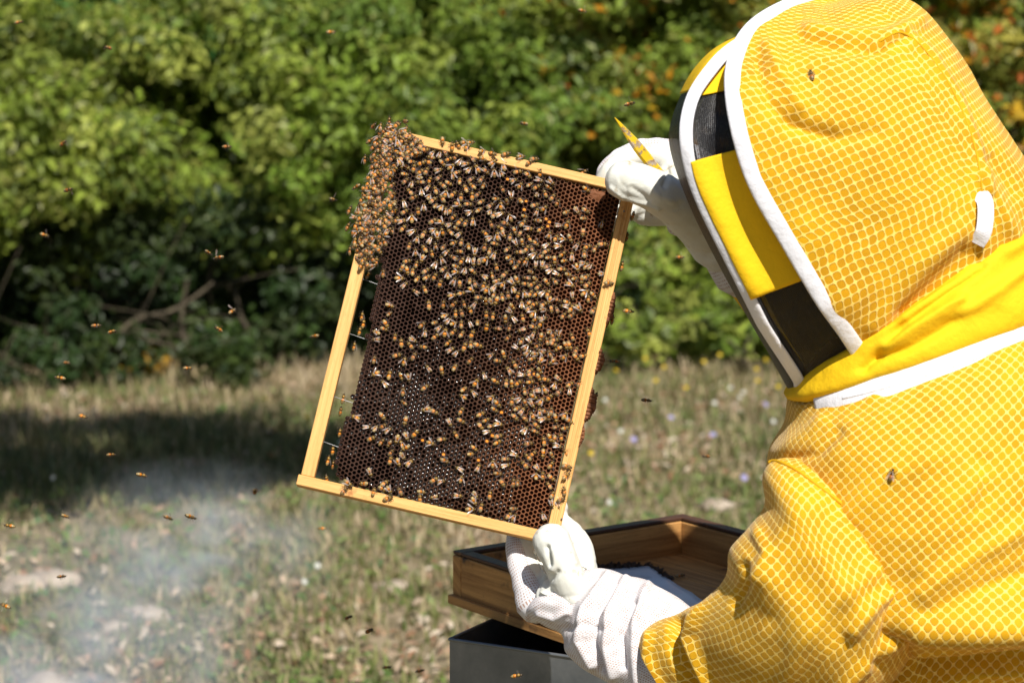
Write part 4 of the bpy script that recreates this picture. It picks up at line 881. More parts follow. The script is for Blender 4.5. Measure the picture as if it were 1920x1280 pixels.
# ------------------------------------------------------------------ beekeeper
person = empty('person', (.50, 2.68, 0), label='beekeeper in yellow ventilated suit and black veil holding up the comb frame', cat='person')
def section_surface(keys, nv, ts, e=1.0, push=0.0, nose=0.0):
    """keys: ax ay bx by depth half_depth sag ; ts angle 0 at A, pi at B (near half), pi..2pi far half"""
    k = catmull(keys, nv); k[:, 4] += push; ts = np.asarray(ts, float)
    if ts.ndim == 1: ts = np.broadcast_to(ts, (nv, len(ts)))
    A = k[:, 0:2]; B = k[:, 2:4]; c = (A + B) / 2; hlf = (B - A) / 2
    ct = np.cos(ts); st = np.sin(ts); e_ = np.where(st > 0, e, 1.0) if e < .8 else e; sg = np.sign(st) * np.abs(st) ** e_ + (nose * np.exp(-((ts - .5) / .27) ** 2)); ctt = np.sign(ct) * np.abs(ct) ** e_
    px = c[:, 0:1] - hlf[:, 0:1] * ctt; py = c[:, 1:2] - hlf[:, 1:2] * ctt + k[:, 6:7] * np.clip(st, 0, 1)
    d = k[:, 4:5] - k[:, 5:6] * sg
    return P(px, py, d)
def wrinkle(G, N, amp, scale, aniso=(1, 1, 1), o=4, ridge=True):
    q = fbm(G * np.asarray(aniso) * scale, o)
    if ridge: q = q * .5 + .8 * (.5 - np.abs(fbm(G * np.asarray(aniso) * scale * .8 + 31.7, 2)))
    return G + N * (amp * q)[..., None]
def add_surface(name, G, m, parent, wrap=False, thick=0.0, flip=False, uvo=(0, 0), uvrot=0.0):
    nr, nc = G.shape[:2]; uv = grid_uv(G, wrap).reshape(-1, 2); uv = uv + np.asarray(uvo)
    if uvrot: c, s = math.cos(uvrot), math.sin(uvrot); uv = uv @ np.array([[c, s], [-s, c]])
    f = grid_faces(nr, nc, wrap)
    if flip: f = f[:, ::-1]
    o = hang(obj(name, mesh(name, G.reshape(-1, 3), np.ascontiguousarray(f), [M[m]], True, uv=uv)), person)
    if thick:
        md = o.modifiers.new('thickness', 'SOLIDIFY'); md.thickness = thick; md.offset = -1
    return o
HE = .76; PUSH = .02; NOSE = .25 * np.clip((np.linspace(0, 1, 220) - .05) / .2, 0, 1)[:, None] * np.clip((.93 - np.linspace(0, 1, 220)) / .15, 0, 1)[:, None]
FULL = np.linspace(-.5 * np.pi, 1.5 * np.pi, 241)      # seam on the far side

# --- jacket body
torso = [(1560, 640, 1940, 470, 2.69, .085, 40), (1500, 705, 1985, 505, 2.69, .120, 46), (1477, 742, 2020, 530, 2.685, .150, 47), (1468, 790, 2070, 600, 2.68, .190, 42), (1440, 846, 2110, 700, 2.68, .215, 34), (1437, 925, 2135, 830, 2.68, .225, 20),
         (1446, 1010, 2145, 960, 2.68, .228, 12), (1470, 1100, 2150, 1080, 2.68, .225, 6), (1505, 1185, 2150, 1172, 2.68, .226, 0), (1530, 1222, 2140, 1200, 2.69, .168, 0), (1545, 1300, 2130, 1310, 2.70, .162, 0), (1540, 1420, 2130, 1420, 2.70, .17, 0), (1530, 1540, 2140, 1540, 2.70, .175, 0)]
G = section_surface(torso, 230, FULL, .92, PUSH); N = grid_normals(G); sgn = -1 if (N[60, 120] @ FW) > 0 else 1; N = N * sgn
G = wrinkle(G, N, .0045, 7, (1, 1, 1.3)); N = grid_normals(G) * sgn
G = sculpt(G, N, [([(1725, 1062), (1780, 960), (1830, 900)], 22, .006), ([(1730, 1110), (1830, 1040), (1940, 980)], 20, .007), ([(1735, 1150), (1850, 1100), (1960, 1060)], 18, -.006),
                  ([(1500, 770), (1560, 750), (1640, 740)], 14, .005), ([(1455, 845), (1500, 820), (1540, 790)], 12, .006), ([(1470, 860), (1530, 850), (1570, 810)], 10, -.005), ([(1600, 960), (1660, 900), (1760, 850)], 26, .005), ([(1840, 860), (1850, 920), (1835, 960)], 10, -.004),
                  ([(1725, 1205), (1800, 1195), (1960, 1175)], 26, .016), ([(1730, 1235), (1810, 1232), (1960, 1225)], 14, -.012), ([(1760, 1280), (1850, 1262), (1960, 1262)], 14, .008)])
jacket = add_surface('jacket', G, 'mesh', person, flip=sgn > 0, uvrot=.55)
JG, JN = G, N

# --- near sleeve
sleeve = [(1530, 860, 1760, 1120, 2.61, .09, 0), (1462, 862, 1735, 1170, 2.59, .103, 0), (1434, 890, 1724, 1205, 2.585, .108, 0), (1436, 945, 1700, 1240, 2.58, .108, 0), (1405, 990, 1668, 1282, 2.585, .104, 0), (1370, 1030, 1625, 1320, 2.59, .100, 0), (1360, 1082, 1570, 1350, 2.61, .095, 0), (1322, 1124, 1500, 1370, 2.64, .088, 0),
          (1290, 1142, 1440, 1384, 2.665, .078, 0), (1266, 1154, 1395, 1385, 2.685, .066, 0), (1235, 1165, 1345, 1385, 2.70, .064, 0), (1206, 1182, 1310, 1372, 2.72, .064, 0), (1192, 1200, 1290, 1362, 2.73, .062, 0)]
G = section_surface(sleeve, 200, FULL, .9); N = grid_normals(G); sgn = -1 if (N[60, 120] @ FW) > 0 else 1; N = N * sgn
G = wrinkle(G, N, .0035, 9); N = grid_normals(G) * sgn
G = sculpt(G, N, [([(1700, 1085), (1640, 1130), (1600, 1180)], 16, .010), ([(1715, 1110), (1670, 1170), (1640, 1240)], 12, -.007), ([(1640, 1070), (1560, 1130), (1500, 1210), (1470, 1290)], 22, .006), ([(1395, 1060), (1400, 1090), (1380, 1130)], 9, -.007), ([(1420, 1000), (1440, 1040), (1420, 1080)], 14, .006),
                  ([(1700, 1190), (1640, 1230), (1580, 1290)], 13, .008), ([(1345, 1095), (1300, 1160), (1290, 1190), (1330, 1285)], 11, .011), ([(1275, 1165), (1265, 1210), (1300, 1290)], 13, -.012), ([(1500, 950), (1470, 1000), (1440, 1080)], 26, .005), ([(1560, 960), (1530, 1050), (1450, 1160)], 18, -.004),
                  ([(1215, 1190), (1212, 1230), (1240, 1290)], 9, .006)])
sleeve_o = add_surface('sleeve', G, 'mesh', person, flip=sgn > 0)
SG, SN = G, N
def ribbon(name, pts, rad, m, lift=.0, flat=.6, parent=person, surf=None, n=60, ns=10):
    """cord or tape following points that are dropped on a surface grid (nearest visible vertex)"""
    if surf is not None:
        Gs, Ns = surf; px, py, d = proj(Gs.reshape(-1, 3)); vis = (Ns.reshape(-1, 3) @ FW) < .25
        path = catmull(np.array(pts, float), n); out = []
        for x, y in path:
            c = np.where(vis, (px - x) ** 2 + (py - y) ** 2, 1e12); i = np.argsort(c)[:4]; wgt = 1 / (c[i] + 1); wgt /= wgt.sum()
            out.append((Gs.reshape(-1, 3)[i] + Ns.reshape(-1, 3)[i] * lift).T @ wgt)
        q = np.array(out); k = np.array([.25, .5, .25])
        for _ in range(4): q[1:-1] = .25 * q[:-2] + .5 * q[1:-1] + .25 * q[2:]
    else: q = catmull(np.array(pts, float), n)
    v, f = tube(q, rad if np.isscalar(rad) else np.interp(np.linspace(0, 1, n), np.linspace(0, 1, len(rad)), rad), ns, True, flat, up=-FW)
    return hang(obj(name, mesh(name, v, f, [M[m]])), person)
ribbon('armhole_seam', [(1440, 862), (1475, 872), (1515, 897), (1590, 955), (1650, 1010), (1714, 1060), (1722, 1100), (1724, 1150), (1722, 1198)], .0022, 'seam', .001, 1, surf=(SG, SN))
False and ribbon('armhole_hem', [(1450, 880), (1500, 905), (1575, 962), (1640, 1022), (1700, 1075), (1708, 1110), (1710, 1150), (1708, 1195)], .0026, 'yellow', .0003, .7, surf=(SG, SN))

# --- far sleeve, hidden behind the hood except at its wrist
fs = catmull([tuple(P(1400, 480, 3.0)) + (.045,), tuple(P(1480, 560, 3.01)) + (.055,), tuple(P(1590, 680, 2.99)) + (.07,), tuple(P(1690, 780, 2.92)) + (.085,), tuple(P(1780, 850, 2.82)) + (.10,)], 40)
v, f = tube(fs[:, :3], fs[:, 3], 28, True); hang(obj('sleeve', mesh('sleeve', v, f, [M['yellow']])), person)

# --- hood: one head-shaped surface, cut into front veil, veil band, and mesh hood
# ax ay (front outline) bx by (back outline) depth half-depth sag
hood = [(1500, 760, 2005, 500, 2.69, .135, 40), (1474, 722, 2000, 445, 2.69, .145, 34), (1440, 660, 1980, 400, 2.685, .158, 24), (1400, 592, 1950, 350, 2.68, .168, 16), (1345, 492, 1905, 288, 2.675, .175, 8), (1300, 402, 1862, 226, 2.67, .178, 4), (1268, 322, 1825, 165, 2.665, .175, 0), (1254, 262, 1797, 118, 2.66, .167, 0),
        (1262, 215, 1770, 78, 2.66, .155, 0), (1280, 172, 1742, 42, 2.66, .138, 0), (1305, 130, 1712, 16, 2.66, .115, -4), (1345, 92, 1680, 4, 2.66, .086, -6), (1410, 62, 1650, 0, 2.66, .055, -6), (1480, 36, 1620, 2, 2.66, .025, -4), (1540, 16, 1580, 6, 2.66, .006, 0)]
NV = 220
hk = catmull(hood, NV)
trim1_px = [(1622, 676), (1600, 640), (1580, 605), (1530, 525), (1475, 428), (1425, 338), (1398, 258), (1386, 190), (1390, 135), (1418, 82), (1475, 44), (1555, 12), (1600, 6)]
trim2_px = [(1492, 718), (1470, 680), (1430, 608), (1375, 498), (1330, 408), (1300, 338), (1284, 272), (1285, 220), (1305, 165), (1345, 114), (1400, 76), (1470, 46), (1540, 22)]
t1 = catmull(trim1_px, 400); t2 = catmull(np.array(trim2_px) + [7, 0], 400)
def angle_on(level, curve):
    """angle where the section line of this level meets a screen curve"""
    A = hk[level, :2]; B = hk[level, 2:4]; c = (A + B) / 2; h = (B - A) / 2; th = np.linspace(.02, np.pi - .02, 500)
    cc = np.sign(np.cos(th)) * np.abs(np.cos(th)) ** HE; x = c[0] - h[0] * cc; y = c[1] - h[1] * cc + hk[level, 6] * np.sin(th)
    d = np.hypot(x[:, None] - curve[None, :, 0], y[:, None] - curve[None, :, 1]).min(1)
    return th[np.argmin(d[:330])]
TH1 = np.array([angle_on(i, t1) for i in range(NV)]); TH2 = np.array([angle_on(i, t2) for i in range(NV)])
def smooth1(a, n=6):
    for _ in range(n): a = np.convolve(np.pad(a, 2, 'edge'), np.ones(5) / 5, 'valid')
    return a
TH1 = smooth1(TH1); TH2 = smooth1(np.minimum(TH2, TH1 - .06))
def between(a, b, n): return a[:, None] + (b - a)[:, None] * np.linspace(0, 1, n)[None, :]
def surf_at(TS, off=0.0):
    G_ = section_surface(hood, NV, TS, HE, PUSH, NOSE); N_ = grid_normals(G_); s_ = -1 if (N_[NV // 2, :] @ FW)[np.argmin((N_[NV // 2] @ FW) ** 2 * 0 + np.abs(TS[NV // 2] - 1.2))] > 0 else 1
    ctr = section_surface(hood, NV, np.full((NV, 1), 0.0), HE, PUSH) * .5 + section_surface(hood, NV, np.full((NV, 1), np.pi), HE, PUSH) * .5
    s_ = np.sign(((G_ - ctr) * N_).sum(-1).mean()); return G_, N_ * s_, s_
# mesh hood from near trim round the back to far trim
TSH = between(TH1, 2 * np.pi - TH1, 260); G, N, sgn = surf_at(TSH)
edge_raise = .012 * np.exp(-((TSH - TH1[:, None]) / .28) ** 2) + .012 * np.exp(-((2 * np.pi - TH1[:, None] - TSH) / .28) ** 2)
vfade = np.clip((np.linspace(0, 1, NV) - .04) / .16, 0, 1)[:, None]
G = G + N * (edge_raise * vfade + .004 * vfade - .010 * (1 - vfade))[..., None]; N = grid_normals(G) * sgn
vv = np.linspace(0, 1, NV)[:, None]
G = wrinkle(G, N, .0042, 9); N = grid_normals(G) * sgn
G = sculpt(G, N, [([(1440, 90), (1470, 150), (1500, 200)], 12, .006), ([(1420, 120), (1440, 190), (1480, 235), (1560, 260)], 14, -.006), ([(1520, 60), (1580, 70), (1660, 72), (1720, 45)], 14, .008), ([(1500, 75), (1570, 95), (1650, 100)], 12, -.005), ([(1560, 130), (1640, 120), (1700, 90)], 14, .004),
                  ([(1640, 90), (1690, 65), (1740, 100), (1790, 180), (1830, 280), (1845, 360)], 9, .006), ([(1480, 230), (1560, 260), (1640, 250)], 18, -.004), ([(1700, 590), (1760, 530), (1810, 480)], 22, -.008), ([(1640, 610), (1720, 510), (1800, 430)], 20, .005), ([(1840, 330), (1880, 400), (1900, 440)], 14, .006), ([(1860, 300), (1900, 360)], 12, -.005)])
hoodo = add_surface('hood', G, 'mesh', person, flip=sgn > 0, thick=.0015)
HG, HN = G, N
# veil band (near and far) and front veil
for far in (False, True):
    a, b = (TH2, TH1) if not far else (2 * np.pi - TH1, 2 * np.pi - TH2)
    TS = between(a, b, 40); Gb, Nb, sb = surf_at(TS); dip = np.linspace(0, 1, 40)[None, :, None] if not far else np.linspace(1, 0, 40)[None, :, None]; Gb = wrinkle(Gb - Nb * .006 + FW * (.006 if not far else -.006) * dip ** 1.3 * vfade[..., None], Nb, .0022, 11)
    lv = hk[:, 1]
    rows = np.arange(NV)
    # split by height: lower veil, upper veil, yellow brow
    pyb = proj(Gb[:, 8])[1] if not far else proj(Gb[:, 30])[1]
    i_brow = int(np.argmin(np.abs(pyb - 182))); i_lo = int(np.argmin(np.abs(pyb - 545))); i_hi = int(np.argmin(np.abs(pyb - 300)))
    def sub(name, r0, r1, m, off=0., thick=0.):
        g = Gb[r0:r1 + 1] + Nb[r0:r1 + 1] * off; add_surface(name, g, m, person, flip=sb > 0, thick=thick)
    sub('veil', 0, i_brow + 1, 'veil'); sub('brow_panel', i_brow, NV - 1, 'yellow', .0015, .001)
    if not far:                                                    # folded yellow flap over the near veil
        TSf = between(TH2 + .02, TH1 - .03, 40); Gf, Nf, sf_ = surf_at(TSf); Nf_ = Nf
        prof = .004 + .016 * np.clip((np.linspace(0, 1, 40) - .55) / .25, 0, 1)[None, :] * 0 - .010 * np.clip((np.linspace(0, 1, 40) - .62) / .2, 0, 1)[None, :]
        Gf = Gf + Nf * .005 + FW * .006 * np.linspace(0, 1, 40)[None, :, None] ** 1.3 * vfade[..., None]; Gf = wrinkle(Gf, Nf, .0018, 9)
        add_surface('veil_flap', Gf[i_lo:i_hi + 1], 'yellow', person, flip=sf_ > 0, thick=.0012)
TS = between(-TH2, TH2, 70); Gv, Nv, sv_ = surf_at(TS); ib = int(np.argmin(np.abs(hk[:, 1] - 178)))
add_surface('veil', Gv[:ib + 1], 'veil', person, flip=sv_ > 0); add_surface('brim', Gv[ib:] + Nv[ib:] * .0012, 'yellow', person, flip=sv_ > 0, thick=.001)
def hoop(TH, off, rad, flat, name, far, r0=0, r1=NV, lo=.0):
    a = TH if not far else 2 * np.pi - TH
    g, n_, _ = surf_at(np.stack([a - .01, a, a + .01], 1)); vf1 = np.clip((np.linspace(0, 1, NV) - .04) / .16, 0, 1)[:, None]; fo = off * vf1 - .004 * (1 - vf1); path = (g[:, 1] + n_[:, 1] * fo)[r0:r1]
    nn = n_[r0:r1, 1]
    # flat tape oriented on the surface
    nn = nn * .55 - FW * .45; nn /= np.linalg.norm(nn, axis=1, keepdims=True); T = np.gradient(path, axis=0); T /= np.linalg.norm(T, axis=1, keepdims=True); B = np.cross(nn, T); B /= np.linalg.norm(B, axis=1, keepdims=True)
    aa = np.linspace(0, 2 * np.pi, 16, endpoint=False); ca = np.sign(np.cos(aa)) * np.abs(np.cos(aa)) ** .75; sa = np.sign(np.sin(aa)) * np.abs(np.sin(aa)) ** .75
    V = path[:, None] + rad * (ca[None, :, None] * B[:, None] + flat * sa[None, :, None] * nn[:, None])
    f = grid_faces(len(path), 16, True); V2 = V.reshape(-1, 3)
    hang(obj(name, mesh(name, V2, f, [M['white']])), person)
for far in (False, True):
    hoop(TH1, .0185, .0088, .32, 'trim', far, 2, NV - 8); hoop(TH2, .004, .0072, .40, 'trim', far, 6, NV - 14)
hood_at = (HG, HN)
ribbon('hood_seam', [(1650, 78), (1690, 62), (1738, 100), (1790, 180), (1825, 270), (1840, 350), (1838, 410)], .0016, 'seam', .0008, 1, surf=hood_at)
# loop tab
tabp = [P(1832, 362, 2.47), P(1840, 365, 2.462), P(1842, 400, 2.455), P(1836, 440, 2.462), P(1828, 456, 2.474)]
def drop(px, py, surf, lift=0):
    Gs, Ns = surf; x, y, d = proj(Gs.reshape(-1, 3)); vis = (Ns.reshape(-1, 3) @ FW) < 0; c = np.where(vis, (x - px) ** 2 + (y - py) ** 2, 1e12); i = int(np.argmin(c))
    return Gs.reshape(-1, 3)[i] + Ns.reshape(-1, 3)[i] * lift, Ns.reshape(-1, 3)[i]
tp = [drop(1835, 362, hood_at, .001)[0], drop(1837, 378, hood_at, .007)[0], drop(1838, 405, hood_at, .010)[0], drop(1834, 432, hood_at, .009)[0], drop(1828, 456, hood_at, .004)[0]]
q = catmull(tp, 24); T = np.gradient(q, axis=0); T /= np.linalg.norm(T, axis=1, keepdims=True); B = np.cross(T, -FW); B /= np.linalg.norm(B, axis=1, keepdims=True); Nn = np.cross(B, T)
V = np.stack([q - B * .0085 - Nn * .0006, q + B * .0085 - Nn * .0006, q + B * .0085 + Nn * .0006, q - B * .0085 + Nn * .0006], 1)
hang(obj('loop_tab', mesh('loop_tab', V.reshape(-1, 3), grid_faces(24, 4, True), [M['white']], False)), person)

# --- collar roll and zip tape round the neck
collar = [(1470, 742, 2025, 545, 2.688, .158, 40), (1466, 735, 2030, 520, 2.688, .170, 38), (1472, 722, 2030, 470, 2.69, .173, 30), (1480, 714, 2015, 420, 2.69, .170, 18), (1492, 706, 2000, 390, 2.69, .168, 12), (1510, 700, 1980, 380, 2.69, .150, 10)]
G = section_surface(collar, 70, FULL, .85, PUSH); N = grid_normals(G); sgn = -1 if (N[30, 120] @ FW) > 0 else 1; N *= sgn
G = wrinkle(G, N, .0050, 15, (1, 1, 1)); N = grid_normals(G) * sgn
G = sculpt(G, N, [([(1660, 650), (1740, 600), (1800, 560)], 12, .010), ([(1640, 672), (1700, 655), (1760, 622), (1800, 595)], 10, -.006), ([(1700, 600), (1790, 525), (1900, 425)], 14, .006), ([(1620, 690), (1690, 615), (1760, 560), (1840, 500)], 9, -.008), ([(1800, 590), (1870, 545), (1940, 490)], 12, .006), ([(1850, 460), (1890, 470), (1940, 440)], 12, .005)])
add_surface('collar', G, 'yellow', person, flip=sgn > 0)
zipk = [(1486, 764, 2022, 612, 2.688, .172, 58), (1480, 754, 2024, 590, 2.688, .175, 56), (1474, 742, 2026, 545, 2.688, .169, 46), (1474, 738, 2028, 528, 2.688, .160, 41)]
G = section_surface(zipk, 26, np.linspace(.22 * np.pi, 1.4 * np.pi, 160), .9, PUSH); N = grid_normals(G); sgn = -1 if (N[10, 50] @ FW) > 0 else 1; N *= sgn
add_surface('zip_tape', G + N * .004, 'white', person, flip=sgn > 0, thick=.001)
zt = (G + N * .0045)[14, 12:150]; v, f = tube(zt[::3], .0016, 6); hang(obj('zip', mesh('zip', v, f, [M['white']])), person)

# --- body inside the suit, trousers and boots
def skin_body():
    pts = {'pel': P(1830, 1560, 2.76), 'chest': P(1810, 1000, 2.74), 'neck': P(1760, 640, 2.685), 'neck2': P(1730, 560, 2.68), 'head': P(1640, 330, 2.67), 'top': P(1610, 180, 2.665)}
    parts = [tube(catmull([pts['pel'], pts['chest'], pts['neck']], 14), np.array([.11, .11, .11, .11, .11, .115, .12, .12, .12, .115, .11, .09, .07, .06]), 20),
             tube([pts['neck'], pts['neck2'], P(1700, 480, 2.675)], [.055, .05, .055], 16), tube(catmull([P(1690, 470, 2.675), P(1660, 380, 2.67), P(1640, 290, 2.668), P(1625, 220, 2.665)], 9), [.06, .075, .083, .086, .086, .084, .08, .07, .055], 22),
             tube([P(1560, 390, 2.67), P(1545, 360, 2.67)], [.012, .009], 10),
             tube(catmull([P(1640, 900, 2.60), P(1560, 1060, 2.57), P(1480, 1180, 2.60), P(1340, 1270, 2.69), P(1200, 1190, 2.78), P(1120, 1140, 2.80)], 20), np.linspace(.055, .03, 20), 14),
             tube(catmull([P(1760, 850, 2.80), P(1600, 700, 2.96), P(1480, 560, 3.0), P(1370, 450, 2.97)], 14), np.linspace(.05, .028, 14), 14)]
    v, f = join(parts); me = mesh('body', v, f, [M['skin']]); return me
def remeshed(v, f, mats, vox, name, sm=6, parent=person):
    me = mesh(name, v, f, mats); o = bpy.data.objects.new(name, me); COL.objects.link(o)
    r = o.modifiers.new('r', 'REMESH'); r.mode = 'VOXEL'; r.voxel_size = vox; r.use_smooth_shade = True
    s = o.modifiers.new('s', 'SMOOTH'); s.factor = .5; s.iterations = sm
    dg = bpy.context.evaluated_depsgraph_get(); new = bpy.data.meshes.new_from_object(o.evaluated_get(dg)); new.name = name
    bpy.data.objects.remove(o); new.materials.clear()
    for q in mats: new.materials.append(q)
    return new
bm_ = skin_body(); vtx = np.empty(len(bm_.vertices) * 3); bm_.vertices.foreach_get('co', vtx)
hang(obj('body', remeshed(vtx.reshape(-1, 3), [tuple(p.vertices) for p in bm_.polygons], [M['skin']], .009, 'body')), person)
hip = P(1830, 1500, 2.70)
for s in (-1, 1):
    ft = np.array([.52 - .03 * s, 2.66 + .11 * s, 0.0]); knee = (hip + ft) / 2 + [-.05, .05 * s, 0]
    q = catmull([hip + [0, .07 * s, 0], knee, ft + [0, 0, .25]], 20); v, f = tube(q, np.linspace(.12, .075, 20), 24); uv = np.stack([np.arctan2(v[:, 1] - hip[1], v[:, 0] - hip[0]) * .1, v[:, 2]], -1)
    hang(obj('trouser_leg', mesh('trouser_leg', v, f, [M['mesh']], uv=uv)), person)
    v, f = join([tube(catmull([ft + [0, 0, .30], ft + [0, 0, .15], ft + [0, 0, .055]], 8), [.062, .058, .055, .052, .05, .05, .052, .055], 18), tube(catmull([ft + [.03, 0, .05], ft + [-.06, 0, .05], ft + [-.16, 0, .045]], 8), [.05, .05, .05, .05, .048, .048, .046, .042], 18)])
    v[:, 2] = np.maximum(v[:, 2], .004)
    hang(obj('boot', remeshed(v, f, [M['boot']], .008, 'boot')), person)

# --- gloves
def chain(pts, ns=16, n=None):
    k = catmull([tuple(P(x, y, d)) + (r,) for x, y, d, r in pts], n or len(pts) * 5); return tube(k[:, :3], k[:, 3], ns)
# near hand: thumb over the front of the corner, four fingers behind it
lh = [chain([(1078, 1118, 2.775, .022), (1066, 1088, 2.770, .0215), (1054, 1058, 2.768, .0205), (1043, 1034, 2.768, .0215), (1034, 1016, 2.772, .0235)]),
      chain([(1062, 1112, 2.785, .026), (1040, 1122, 2.790, .024)]),
      chain([(1020, 1125, 2.825, .022), (1000, 1090, 2.835, .0185), (985, 1045, 2.850, .0165), (984, 1005, 2.858, .0150), (1000, 975, 2.862, .0135)]),
      chain([(1040, 1118, 2.830, .022), (1018, 1080, 2.845, .0185), (1010, 1035, 2.860, .0165), (1012, 990, 2.866, .0150), (1022, 955, 2.866, .0135)]),
      chain([(1062, 1105, 2.835, .022), (1048, 1065, 2.855, .0180), (1042, 1020, 2.866, .0160), (1042, 975, 2.868, .0145), (1045, 950, 2.868, .013)]),
      chain([(1092, 1098, 2.825, .022), (1092, 1060, 2.832, .0185), (1086, 1028, 2.842, .0165), (1074, 1003, 2.850, .0150), (1058, 985, 2.860, .0135)]),
      chain([(1090, 1140, 2.80, .034), (1050, 1105, 2.822, .030), (1070, 1090, 2.83, .028)])]
v, f = join(lh); me = remeshed(v, f, [M['leather']], .0022, 'glove', 5)
def crease(me, folds):
    n = len(me.vertices); co = np.empty(n * 3); me.vertices.foreach_get('co', co); co = co.reshape(-1, 3); no = np.empty(n * 3); me.vertices.foreach_get('normal', no); no = no.reshape(-1, 3)
    px, py, d = proj(co); face = np.clip(-(no @ FW) * 2, 0, 1); off = .0009 * fbm(co * 40, 2) - .0009 * np.clip(.16 - np.abs(fbm(co * 30 + 4.4, 2)), 0, 1) / .16
    for path, wd, amp in folds: off += amp * np.exp(-(seg_dist(px, py, path) / wd) ** 2) * face
    me.vertices.foreach_set('co', (co + no * off[:, None]).ravel()); me.update()
def glove_seams(me, paths):
    n = len(me.vertices); co = np.empty(n * 3); me.vertices.foreach_get('co', co); no = np.empty(n * 3); me.vertices.foreach_get('normal', no)
    for p in paths: ribbon('seam', p, .0009, 'leather', .0006, 1, surf=(co.reshape(-1, 3), no.reshape(-1, 3)), n=30, ns=6)
crease(me, [([(1027, 1026), (1030, 1042), (1032, 1058)], 4.5, -.006), ([(1036, 1030), (1040, 1050), (1036, 1070)], 6, .003), ([(1034, 1076), (1031, 1088), (1045, 1072)], 5, -.005), ([(1062, 1024), (1074, 1042), (1080, 1055)], 3, .002), ([(1018, 1112), (1045, 1122), (1066, 1146)], 3, .003)])
hang(obj('glove', me), person); glove_seams(me, [[(1000, 1030), (1010, 1056), (1031, 1086)], [(1060, 1010), (1070, 1030), (1080, 1056), (1100, 1066)], [(1014, 1110), (1040, 1122), (1064, 1148)]])
# net back of the near glove: along the forefinger and the gauntlet
k = catmull([tuple(P(x, y, d)) + (r,) for x, y, d, r in ((1004, 1130, 2.815, .024), (985, 1090, 2.826, .0155), (972, 1050, 2.842, .0135), (969, 1012, 2.856, .0125), (980, 985, 2.866, .011))], 40)
v, f = tube(k[:, :3], k[:, 3], 24); uv = np.stack([np.tile(np.linspace(0, .09, 24), len(v) // 24), np.repeat(np.linspace(0, .11, len(v) // 24), 24)], -1)
v = v + .0012 * np.stack([noise3(v * 90), noise3(v * 90 + 9), noise3(v * 90 + 5)], -1)
hang(obj('finger_net', mesh('finger_net', v, f, [M['net']], uv=uv)), person)
gaunt = [(1088, 1072, 1004, 1118, 2.805, .030, 0), (1103, 1068, 987, 1148, 2.80, .037, 0), (1122, 1066, 1018, 1172, 2.795, .041, 0), (1145, 1070, 1052, 1190, 2.785, .043, 0), (1172, 1078, 1060, 1222, 2.775, .047, 0), (1200, 1084, 1085, 1248, 2.765, .048, 0), (1232, 1098, 1118, 1268, 2.755, .049, 0), (1268, 1118, 1160, 1290, 2.742, .050, 0), (1300, 1142, 1205, 1312, 2.73, .050, 0), (1340, 1170, 1260, 1340, 2.715, .048, 0)]
G = section_surface(gaunt, 150, FULL, .95); N = grid_normals(G); sgn = -1 if (N[60, 120] @ FW) > 0 else 1; N *= sgn
G = wrinkle(G, N, .0030, 16); N = grid_normals(G) * sgn
G = sculpt(G, N, [([(1120, 1075), (1075, 1120), (1055, 1180)], 9, -.006), ([(1140, 1080), (1095, 1140), (1085, 1200), (1110, 1245)], 9, .008), ([(1155, 1090), (1118, 1150), (1112, 1200), (1130, 1255)], 6, -.008), ([(1175, 1085), (1140, 1150), (1136, 1210), (1150, 1265)], 9, .008), ([(1190, 1130), (1165, 1190), (1170, 1250)], 6, -.007), ([(1215, 1095), (1190, 1160), (1190, 1220), (1195, 1280)], 9, .007), ([(1010, 1150), (1040, 1160), (1060, 1150)], 6, .004), ([(1065, 1180), (1100, 1170), (1130, 1180)], 6, -.003)])
add_surface('gauntlet', G, 'net', person, flip=sgn > 0)
# far hand at the upper corner: thumb in front, forefinger arched over the tool, others behind
rh = [chain([(1170, 338, 2.846, .0245), (1194, 344, 2.842, .0245), (1224, 356, 2.846, .0250), (1254, 373, 2.866, .027), (1285, 392, 2.90, .031), (1325, 425, 2.945, .034)]),
      chain([(1300, 360, 2.930, .030), (1272, 318, 2.938, .022), (1238, 296, 2.942, .0165), (1200, 293, 2.942, .0150), (1166, 306, 2.940, .0145), (1142, 326, 2.940, .0135), (1130, 350, 2.944, .012)]),
      chain([(1310, 385, 2.950, .030), (1260, 350, 2.956, .021), (1210, 340, 2.960, .0165), (1165, 352, 2.958, .0150), (1130, 375, 2.950, .0135)]),
      chain([(1315, 410, 2.955, .028), (1265, 385, 2.965, .020), (1210, 380, 2.968, .0160), (1165, 400, 2.962, .0145), (1135, 420, 2.952, .013)]),
      chain([(1325, 425, 2.955, .026), (1290, 410, 2.962, .018), (1252, 402, 2.968, .0150), (1205, 405, 2.972, .0135)]),
      chain([(1270, 345, 2.93, .030), (1310, 395, 2.95, .038), (1350, 455, 2.975, .038)])]
v, f = join(rh); me = remeshed(v, f, [M['leather']], .0023, 'glove', 5)
crease(me, [([(1145, 352), (1175, 374), (1205, 381), (1235, 392)], 3.2, .003), ([(1246, 348), (1252, 330), (1250, 315)], 5, -.004), ([(1185, 352), (1205, 366), (1215, 376)], 5, -.002), ([(1215, 350), (1240, 372), (1262, 378)], 8, .002)])
hang(obj('glove', me), person); glove_seams(me, [[(1142, 345), (1160, 368), (1185, 378), (1215, 384), (1240, 398)], [(1185, 316), (1215, 330), (1244, 346)]])
k = catmull([tuple(P(x, y, d)) + (r,) for x, y, d, r in ((1320, 350, 2.945, .040), (1285, 305, 2.950, .026), (1245, 284, 2.952, .0165), (1205, 282, 2.953, .0140), (1168, 296, 2.951, .0130), (1141, 318, 2.949, .0125), (1130, 335, 2.950, .010))], 50)
